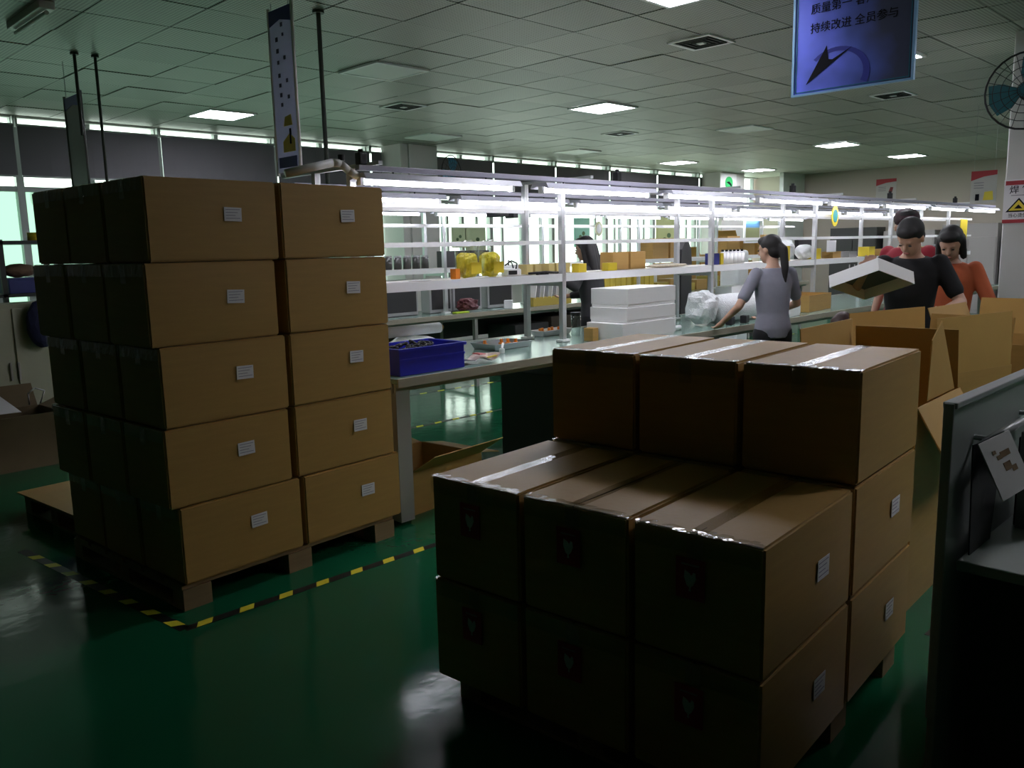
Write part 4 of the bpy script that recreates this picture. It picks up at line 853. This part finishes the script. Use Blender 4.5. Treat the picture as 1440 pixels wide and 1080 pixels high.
def person(label, loc, heading, height, shirt, pants, lean=0, head=(0, 0), wl=None, wr=None, el=None, er=None, hair='short', sleeve=.6, female=False, seated=False, cap=None, haircol=None, step=.0):
    """wl/wr: wrist targets, el/er: elbows, all in the person's own frame (x right, y forward, z up) for a 1.70 m figure"""
    s = height / 1.70; t = thing('person', label, 'person', loc, heading); t.scale = (s, s, s)
    w = .92 if female else 1.0
    hz = .90 if not seated else .44
    up = Matrix.Rotation(-math.radians(lean), 3, 'X'); piv = Vector((0, 0, hz))
    def U(x, y, z): return piv + up @ Vector((x, y, z - .90))
    I = Matrix.Identity(3)
    hip = [Vector((sx * .085 * w, 0, hz - .02)) for sx in (-1, 1)]
    if seated:
        knee = [Vector((sx * .12, .42, hz + .02)) for sx in (-1, 1)]; ank = [Vector((sx * .12, .40, .08)) for sx in (-1, 1)]
    else:
        knee = [Vector((sx * .10, .02 + step * sx, .49)) for sx in (-1, 1)]; ank = [Vector((sx * .11, -.03 + step * sx, .085)) for sx in (-1, 1)]
    sh = [U(-.168 * w, -.01, 1.385), U(.168 * w, -.01, 1.385)]
    dflt_e = [U(-.235 * w, -.03, 1.11), U(.235 * w, -.03, 1.11)]; dflt_w = [U(-.245 * w, .06, .87), U(.245 * w, .06, .87)]
    elb = [Vector(el) if el else dflt_e[0], Vector(er) if er else dflt_e[1]]; wri = [Vector(wl) if wl else dflt_w[0], Vector(wr) if wr else dflt_w[1]]
    trunk = [(.84, .145, .10), (.92, .168, .112), (1.05, .138, .098), (1.20, .155, .112), (1.31, .168, .106), (1.375, .160, .085), (1.43, .090, .065), (1.47, .055, .055)]
    def trunk_loft(m, off, z0, z1):
        R = [(U(0, 0, z), (rx + off) * w, ry + off, up) for z, rx, ry in trunk if z0 <= z <= z1]; m.loft(R)
    # skin body
    b = MB(); trunk_loft(b, -.012, .84, 1.48)
    for i in (0, 1):
        b.capsule(hip[i], .078, knee[i], .050).capsule(knee[i], .050, ank[i], .036)
        b.capsule(ank[i] + Vector((0, -.02, -.045)), .034, ank[i] + Vector((0, .13, -.055)), .026)
        b.capsule(sh[i], .050 * w, elb[i], .038 * w).capsule(elb[i], .038 * w, wri[i], .026 * w)
        d = (wri[i] - elb[i]).normalized(); sd = -1 if i == 0 else 1
        side = d.cross(Vector((0, 0, 1)) if abs(d.z) < .8 else Vector((1, 0, 0))).normalized(); nr = side.cross(d)
        palm = wri[i] + d * .055
        b.capsule(wri[i], .024, palm + side * .014, .020).capsule(wri[i], .024, palm - side * .014, .020).capsule(palm + side * .022, .015, palm - side * .022, .015)
        for k, L in enumerate((.062, .072, .068, .052)):
            r0 = palm + side * (.030 - .020 * k) + d * .012; m1 = r0 + d * L * .55 + nr * .008; m2 = m1 + d * L * .30 + nr * .022
            b.capsule(r0, .0095, m1, .0088).capsule(m1, .0088, m2, .0078)
        th = wri[i] + d * .03 + side * .028; b.capsule(th, .012, th + side * .025 + d * .03, .0105).capsule(th + side * .025 + d * .03, .0105, th + side * .028 + d * .058, .009)
    # head: skull, jaw, nose, brow, ears, neck
    hp, hy = math.radians(head[0]), math.radians(head[1])
    HM = up @ Matrix.Rotation(hy, 3, 'Z') @ Matrix.Rotation(-hp, 3, 'X'); nb = U(0, .005, 1.47); hc = nb + up @ Vector((0, .012, .035)) + HM @ Vector((0, .015, .085))
    H = lambda x, y, z: hc + HM @ Vector((x, y, z))
    b.capsule(U(0, -.01, 1.42), .056 * w, H(0, -.02, -.06), .052 * w)
    b.ball(H(0, -.012, .025), (.074, .092, .088), 20, 14, HM).ball(H(0, .020, -.035), (.058, .066, .078), 18, 12, HM).ball(H(0, .048, -.082), (.032, .028, .025), 14, 10, HM)
    b.capsule(H(0, .082, .012), .008, H(0, .100, -.022), .0125).capsule(H(-.03, .074, .026), .010, H(.03, .074, .026), .010)
    for sx in (-1, 1): b.ball(H(sx * .075, -.010, -.012), (.010, .020, .030), 10, 8, HM)
    remesh(b, 'body', SKIN, t, .0085, 4)
    for sx in (-1, 1): MB().ball(H(sx * .030, .0835, .006), (.011, .006, .0065), 10, 8, HM).build('eye', mat('eye_dark', (.03, .02, .02), .3), t, True)
    MB().ball(H(0, .0835, -.060), (.022, .008, .006), 12, 8, HM).build('mouth', mat('lips', (.40, .14, .12), .5), t, True)
    # hair
    hm = haircol or HAIR; h = MB()
    h.ball(H(0, -.026, .040), (.084, .094, .090), 20, 14, HM).ball(H(0, .030, .082), (.066, .058, .040), 16, 10, HM).ball(H(0, -.055, -.02), (.074, .055, .070), 16, 10, HM)
    if hair == 'ponytail':
        h.capsule(H(0, -.10, .03), .028, H(0, -.135, -.02), .034).capsule(H(0, -.135, -.02), .036, H(-.005, -.13, -.17), .034).capsule(H(-.005, -.13, -.17), .034, H(-.01, -.115, -.30), .014)
    if hair == 'bob':
        for sx in (-1, 1): h.capsule(H(sx * .07, -.02, .02), .030, H(sx * .082, .008, -.10), .024)
        h.capsule(H(-.04, -.07, .0), .05, H(-.05, -.07, -.10), .038).capsule(H(.04, -.07, .0), .05, H(.05, -.07, -.10), .038)
    if hair == 'long':
        for sx in (-1, 0, 1): h.capsule(H(sx * .05, -.07, .0), .052, H(sx * .07, -.085, -.26), .04)
        for sx in (-1, 1): h.capsule(H(sx * .07, -.02, .02), .03, H(sx * .085, -.02, -.2), .026)
    remesh(h, 'hair', hm, t, .010, 5)
    if cap:
        c = MB().ball(H(0, -.012, .055), (.092, .106, .075), 20, 12, HM); c.capsule(H(-.04, .085, .055), .012, H(.04, .085, .055), .012).capsule(H(-.03, .12, .048), .009, H(.03, .12, .048), .009)
        remesh(c, 'cap', cap, t, .009, 3)
    # clothing
    c = MB(); trunk_loft(c, .010, .84, 1.44)
    for i in (0, 1):
        e = elb[i]
        if sleeve <= 1: e1 = sh[i] + (e - sh[i]) * sleeve; c.capsule(sh[i], .060 * w, e1, .057 * w)
        else: c.capsule(sh[i], .060 * w, e, .053 * w).capsule(e, .054 * w, e + (wri[i] - e) * (sleeve - 1), .043 * w)
    remesh(c, 'shirt', shirt, t, .011, 3)
    p = MB(); R = [(U(0, 0, z), (rx + .006) * w, ry + .006, up) for z, rx, ry in ((.84, .150, .104), (.92, .168, .112), (.98, .155, .105))]; p.loft(R)
    for i in (0, 1): p.capsule(hip[i], .094, knee[i], .066).capsule(knee[i], .066, ank[i] + Vector((0, 0, .03)), .054)
    remesh(p, 'trousers', pants, t, .012, 3)
    for i in (0, 1):
        q = MB().capsule(ank[i] + Vector((0, -.025, -.045)), .038, ank[i] + Vector((0, .14, -.053)), .031); remesh(q, 'shoe', BLACK(), t, .010, 3)
    return t
GREYS = mat('grey_shirt', (.24, .24, .29), .85, var=.08, scale=14, bump=.3, bscale=12); BLKC = mat('black_cloth', (.010, .010, .012), .85, bump=.3, bscale=12)
ORS = mat('orange_shirt', (.46, .10, .035), .85, var=.08, scale=14, bump=.3, bscale=12); REDS = mat('red_shirt', (.30, .015, .03), .8); DGR = mat('dark_grey_cloth', (.03, .03, .033), .8)
person('worker in a grey T-shirt with black ponytail at workbench', (6.44, 3.38, 0), -.62, 1.655, GREYS, BLKC, 3, (8, 32), wl=(-.40, .12, .98), el=(-.33, -.04, 1.12), wr=(.10, .36, 1.0), er=(.27, .10, 1.12), hair='ponytail', sleeve=.72, female=True)
person('worker in a black T-shirt holding up a white box lid', (6.18, 2.21, 0), 1.95, 1.775, BLKC, DGR, 12, (30, -22), wr=(.27, .55, 1.36), er=(.34, .28, 1.22), wl=(-.20, .42, 1.10), el=(-.30, .14, 1.12), hair='short', sleeve=.70)
person('worker with bobbed hair in an orange top and black trousers', (6.68, 2.10, 0), 1.80, 1.70, ORS, BLKC, 7, (26, -5), wl=(-.24, .22, .92), el=(-.27, .05, 1.12), wr=(.24, .22, .92), er=(.27, .05, 1.12), hair='bob', sleeve=1.15, female=True)
person('worker in dark clothes with long black hair behind the frame', (6.52, 5.36, 0), .15, 1.70, DGR, BLKC, 5, (8, 8), wl=(-.46, .22, 1.36), el=(-.32, .02, 1.22), wr=(.12, .40, 1.10), er=(.26, .12, 1.14), hair='long', sleeve=1.8, female=True)
person('seated worker with dark brown hair low behind the open cartons', (6.62, 2.74, 0), 1.2, 1.46, DGR, BLKC, 12, (20, 0), wl=(-.2, .35, .55), el=(-.25, .12, .72), wr=(.2, .35, .55), er=(.25, .12, .72), hair='short', haircol=mat('brown_hair', (.035, .014, .010), .5), sleeve=.7, seated=True)
person('worker in a dark cap and red shirt behind the black T-shirt', (7.12, 2.57, 0), 1.3, 1.83, REDS, DGR, 2, (5, 40), hair='short', sleeve=.7, cap=mat('maroon_cap', (.035, .010, .016), .7))
person('worker in dark clothes behind the orange top', (7.62, 2.36, 0), .6, 1.56, DGR, BLKC, 10, (15, 0), wl=(-.15, .4, 1.0), el=(-.27, .12, 1.1), wr=(.15, .4, 1.0), er=(.27, .12, 1.1), hair='long', sleeve=1.6, female=True)
# low stool for the seated worker and the box lid in the air
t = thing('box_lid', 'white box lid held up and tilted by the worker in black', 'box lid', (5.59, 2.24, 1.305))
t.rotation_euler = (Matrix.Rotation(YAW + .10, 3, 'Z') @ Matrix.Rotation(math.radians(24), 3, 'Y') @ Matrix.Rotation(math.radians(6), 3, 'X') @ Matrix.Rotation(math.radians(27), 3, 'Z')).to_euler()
a, b, h = .37, .37, .085
MB().box(-a / 2 + .006, a / 2 - .006, -b / 2 + .006, b / 2 - .006, h - .012, h - .0055).build('inner_shade', mat('lid_inner_shade', (.10, .10, .11), .6), t)  # dark plate paints the shadow inside the white lid
MB().box(-a / 2, a / 2, -b / 2, b / 2, h - .005, h).build('top', WHITE(), t)
for q in ((-a / 2, a / 2, -b / 2, -b / 2 + .005), (-a / 2, a / 2, b / 2 - .005, b / 2), (-a / 2, -a / 2 + .005, -b / 2 + .005, b / 2 - .005), (a / 2 - .005, a / 2, -b / 2 + .005, b / 2 - .005)): MB().box(*q, 0, h - .005).build('side', WHITE(), t)
